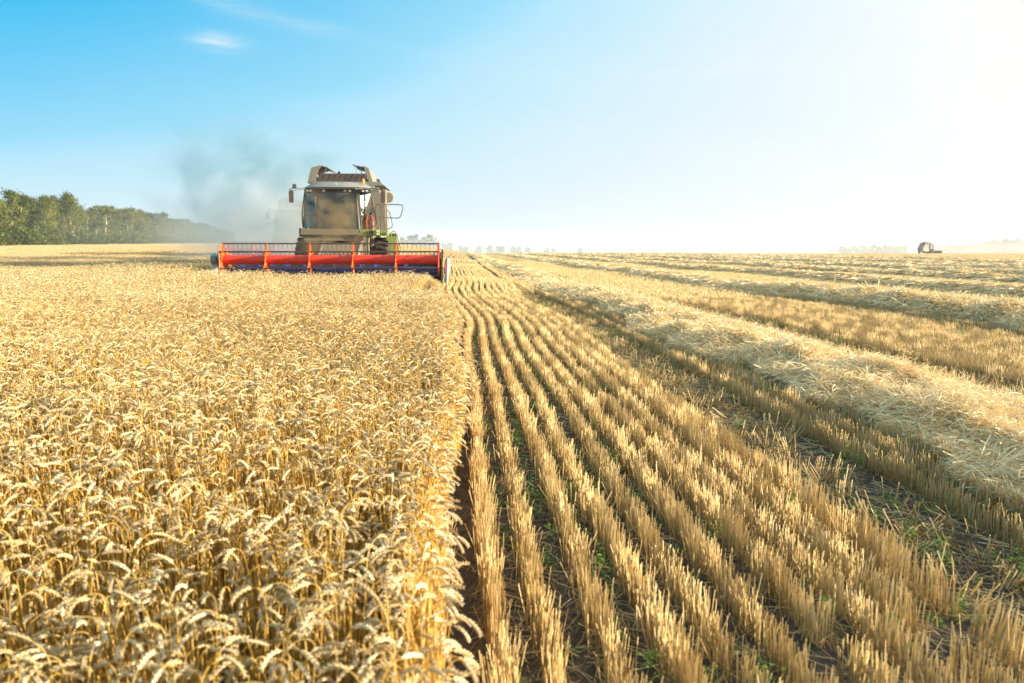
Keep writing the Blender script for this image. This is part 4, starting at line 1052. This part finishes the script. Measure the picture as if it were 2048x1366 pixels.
# ------------------------------------------------------------------ trees
def tree_mesh(h, spread, leafs, lsize, seed, bare=.3, pale=False):
    r = np.random.default_rng(seed); A = Acc(); Bk = Acc()
    n = 7; t = np.linspace(0, 1, n)
    tr = np.stack([np.cumsum(r.normal(0, .02 * h, n)) * t, np.cumsum(r.normal(0, .02 * h, n)) * t, t * h * .95], -1)
    V, F = tubes(tr[None], (np.linspace(.017, .004, n) * h)[None], 7); Bk.add(V, F, .75, 0)
    ends = []
    nb = 26
    for b in range(nb):
        u = bare + (1 - bare) * (b + .5) / nb; i = u * (n - 1); i0 = min(int(i), n - 2); p = tr[i0] * (1 - (i - i0)) + tr[i0 + 1] * (i - i0)
        a = r.uniform(0, 2 * np.pi); l = spread * h * (math.sin(min(1, (1 - u) / (1 - bare) * 1.15 + .12) * np.pi * .62) ) * r.uniform(.55, 1.25)
        e = p + np.array([math.cos(a) * l, math.sin(a) * l, l * r.uniform(.25, 1.1)])
        V, F = tubes(np.stack([p, (p + e) / 2 + np.array([0, 0, -.05 * l]), e])[None], np.array([[.006, .004, .0015]]) * h, 4); Bk.add(V, F, .5, 0)
        ends.append((e, l)); ends.append(((p + e * 2) / 3, l))
    for _ in range(3): ends.append((tr[-1] + r.normal(0, .03 * h, 3), .1 * h))
    ends = ends if not pale else ends
    per = max(4, leafs // len(ends))
    for (e, l) in ends:
        m = int(per * r.uniform(.4, 1.6)); sg = .040 * h * r.uniform(.7, 1.4)
        c = e + r.normal(0, 1, (m, 3)) * np.array([sg, sg, sg * .75])
        nrm_ = r.normal(0, 1, (m, 3)); nrm_ /= np.linalg.norm(nrm_, axis=1, keepdims=True)
        a = np.cross(nrm_, r.normal(0, 1, (m, 3))); a /= np.linalg.norm(a, axis=1, keepdims=True); b = np.cross(nrm_, a)
        s_ = lsize * r.uniform(.6, 1.4, m)[:, None]
        V = np.stack([c - a * s_, c - b * s_ * .6, c + a * s_, c + b * s_ * .6], 1).reshape(-1, 3)
        F = np.arange(4 * m).reshape(m, 4)
        A.add(V, F, np.repeat(np.clip(r.normal(r.uniform(.1, .9), .14, m), 0, 1), 4), 0)
    return Bk, A
def tree_proto(kind, h, spread, leafs, lsize, seed, bare=.3, mat_=None):
    Bk, A = tree_mesh(h, spread, leafs, lsize, seed, bare)
    root = empty(kind, (0, 0, 0))
    Bk.build('trunk', [M_bark], parent=root); A.build('crown', [mat_ or M_leafg], parent=root)
    return root
protos = [tree_proto('deciduous_tree', 10, .17, 3200, .15, 100 + i, .16 + .07 * (i % 3)) for i in range(7)]
used = set()
def place_tree(i, loc, s, rz, label, group, pr=None, sz=None):
    pr = pr or protos; o = pr[i]
    if o.name in used: o = copy_tree(o)
    used.add(o.name if o in pr else '')
    o.location = loc; o.scale = (s * random.uniform(.85, 1.2), s * random.uniform(.85, 1.2), sz or s); o.rotation_euler.z = rz
    o['label'] = label; o['category'] = 'tree'; o['group'] = group
    return o
spots = []
Yv = 96.0
while Yv < 520:
    fx = -76 - (Yv - 135) * .175
    for rrow in range(3):
        spots.append((fx - rrow * 4.0 + random.uniform(-1.6, 1.6), Yv + random.uniform(-1.5, 1.5), rrow))
    Yv += 3.0 + Yv * .010
spots.sort(key=lambda s_: s_[1])
for j, (x, y, rw_) in enumerate(spots):
    s = (.98 + .10 * math.sin(y * .11)) * random.uniform(.76, 1.10)
    if x < -.70 * y - 12: continue
    seg = 'tall sunlit tree in the clear near stretch of the treeline at left' if y < 190 else ('slightly misty tree in the middle stretch of the left treeline' if y < 300 else 'pale tree lost in haze at the far end of the left treeline')
    place_tree(j % 7, (x, y, float(terrain(x, y)) - .05), s, random.uniform(0, 6.28), seg, 'trees of the left treeline')
# bushes along the foot of the belt
bprotos = []
for i in range(4):
    r = np.random.default_rng(400 + i); A = Acc(); Bk = Acc()
    for q in range(16):
        c0 = np.array([r.normal(0, .9), r.normal(0, .9), abs(r.normal(1.1, .5))]); m = 95
        V, F = tubes(np.stack([np.array([0, 0, 0]), c0 * .6, c0])[None], np.array([[.03, .02, .008]]), 4); Bk.add(V, F, .3, 0)
        c = c0 + r.normal(0, .38, (m, 3)); c[:, 2] = np.abs(c[:, 2]); nr = r.normal(0, 1, (m, 3)); a = np.cross(nr, r.normal(0, 1, (m, 3))); a /= np.linalg.norm(a, axis=1, keepdims=True)
        b = np.cross(nr, a); b /= np.linalg.norm(b, axis=1, keepdims=True); s_ = .15 * r.uniform(.6, 1.4, m)[:, None]
        V = np.stack([c - a * s_, c - b * s_ * .6, c + a * s_, c + b * s_ * .6], 1).reshape(-1, 3)
        A.add(V, np.arange(4 * m).reshape(m, 4), np.repeat(np.clip(r.normal(.3, .14, m), 0, 1), 4), 0)
    ro = empty('bush', (0, 0, 0)); Bk.build('stem', [M_bark], parent=ro); A.build('foliage', [M_leafg], parent=ro); bprotos.append(ro)
j = 0; Yv = 98.0
while Yv < 480:
    x = -73.2 - (Yv - 135) * .175 + random.uniform(-1.0, .6); y = Yv
    if x > -.70 * y - 10:
        o = bprotos[j] if j < 4 else copy_tree(bprotos[j % 4])
        s = random.uniform(.8, 1.5); o.location = (x, y, float(terrain(x, y)) - .05); o.scale = (s * 1.2, s * 1.2, s); o.rotation_euler.z = random.uniform(0, 6.28)
        setp(o, label='low dark bush at the foot of the left treeline' if y < 220 else 'hazy bush at the foot of the far left treeline', category='bush', group='bushes under the left treeline'); j += 1
    Yv += 2.6 + Yv * .012
# small trees on the skyline
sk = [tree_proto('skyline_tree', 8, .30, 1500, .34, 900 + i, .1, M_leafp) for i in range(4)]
lst = []
def skyx(px, Y): return (px - 915) / 1593 * Y
for px, hh, Y in ((808, 7, 400), (822, 8.5, 410), (836, 9, 405), (850, 8, 420), (862, 9, 400), (876, 6, 430), (893, 5.5, 430), (902, 6.5, 430), (922, 5, 450), (931, 4.6, 450), (955, 5, 460), (978, 5.4, 460), (996, 5, 470), (1003, 5, 470), (1028, 5, 480), (1036, 4.6, 480), (1055, 4.6, 500), (1092, 4, 520), (1104, 3.8, 520), (1160, 4, 540)):
    lst.append((px, hh, Y, 'small bluish tree on the skyline right of the near harvester'))
for k in range(16): lst.append((1698 + k * 9 + random.uniform(-3, 3), random.uniform(3.6, 7), 560, 'whitish hazy tree on the skyline left of the distant harvester'))
for k in range(18): lst.append((1900 + k * 11 + random.uniform(-3, 3), 5 + k * .36 + random.uniform(-1.5, 1.2), 520, 'pale tree on the skyline at the right frame edge'))
for k, (px, hh, Y, lb) in enumerate(lst):
    x = skyx(px, Y)
    z = float(terrain(x, Y))
    # their feet stand on the falling ground beyond the crest
    s = (hh - 1.0 + max(0, -z) + .5) / 8 * .82
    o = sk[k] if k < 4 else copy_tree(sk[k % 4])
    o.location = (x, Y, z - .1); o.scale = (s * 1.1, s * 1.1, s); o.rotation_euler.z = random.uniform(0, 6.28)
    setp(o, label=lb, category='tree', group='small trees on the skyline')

# ------------------------------------------------------------------ air: haze and harvest dust
def volume_obj(name, loc, size, dens, color, nscale, thr, seed, label, aniso=.2, fall=(.2, 1.0), sub=3):
    bm_ = MB()
    n1, n2 = 24, 14; rings = []
    for i in range(1, n2):
        ph = math.pi * i / n2 - math.pi / 2
        rings.append([(math.cos(ph) * math.cos(2 * math.pi * j / n1), math.cos(ph) * math.sin(2 * math.pi * j / n1), math.sin(ph)) for j in range(n1)])
    bm_.loft(rings)
    m, t, out = newmat(name + '_air')
    tcn = N(t, 'ShaderNodeTexCoord')
    ln = N(t, 'ShaderNodeVectorMath', operation='LENGTH'); L(t, tcn.outputs['Object'], ln.inputs[0])
    g = N(t, 'ShaderNodeNewGeometry')
    no = N(t, 'ShaderNodeTexNoise'); no.inputs['Scale'].default_value = nscale; no.inputs['Detail'].default_value = 4; no.inputs['Roughness'].default_value = .55; no.inputs['Distortion'].default_value = .4
    mpv = N(t, 'ShaderNodeMapping'); mpv.inputs['Location'].default_value = (seed, seed * 2, 0); L(t, g.outputs['Position'], mpv.inputs[0]); L(t, mpv.outputs[0], no.inputs['Vector'])
    f1 = maprange(t, ln.outputs['Value'], fall[1], fall[0], 0, 1)
    f2 = maprange(t, no.outputs[0], thr, thr + .3, 0, 1)
    d = mth(t, 'MULTIPLY', mth(t, 'MULTIPLY', f1, f2), dens)
    pv = N(t, 'ShaderNodeVolumePrincipled'); pv.inputs['Color'].default_value = (*color, 1); pv.inputs['Anisotropy'].default_value = aniso
    L(t, d, pv.inputs['Density']); L(t, pv.outputs[0], out.inputs['Volume'])
    o = bm_.build(name, m); o.location = loc; o.scale = size
    setp(o, kind='stuff', label=label, category='dust')
    return o
volume_obj('dust_plume', (-9.8, 40, 5.1), (6.3, 4.6, 3.8), .72, (.22, .43, .52), .40, .43, 3.0, 'bluish grey dust plume drifting up left behind the near harvester', 0.0)
volume_obj('dust_bank', (-9.8, 47, 2.6), (8.2, 5.5, 4.6), .33, (.84, .86, .86), .16, .28, 9.0, 'pale dust bank hiding the second harvester and the end of the treeline', .2)
volume_obj('cab_dust', (-4.65, 29.7, 2.4), (1.75, .95, 2.1), 3.4, (.40, .31, .18), 1.25, .46, 5.0, 'tan dust swirling up in front of the near harvester cab', .1)
volume_obj('trailing_dust', (270, 410, 0), (190, 75, 13), .012, (.85, .85, .82), .05, .25, 2.0, 'low white dust drifting behind the distant harvester over the far field', .2)

volume_obj('drifting_dust', (-44, 165, 4), (34, 70, 9), .006, (.84, .90, .92), .03, .25, 6.0, 'thin pale dust drifting along the far part of the left treeline', .2)
volume_obj('skyline_dust', (5, 380, 0), (140, 45, 13), .022, (.84, .90, .94), .03, .2, 4.0, 'low pale dust along the skyline right of the near harvester', .2)
def haze_box():
    m, t, out = newmat('haze_air')
    pv = N(t, 'ShaderNodeVolumePrincipled'); pv.inputs['Color'].default_value = (.90, .95, 1.0, 1); pv.inputs['Density'].default_value = .0004; pv.inputs['Anisotropy'].default_value = .25
    L(t, pv.outputs[0], out.inputs['Volume'])
    b = MB(); b.box(-2700, 2700, -310, 5300, -20, 17.0)
    o = b.build('haze', m); setp(o, kind='stuff', label='thin bluish air haze over the whole field')
haze_box()
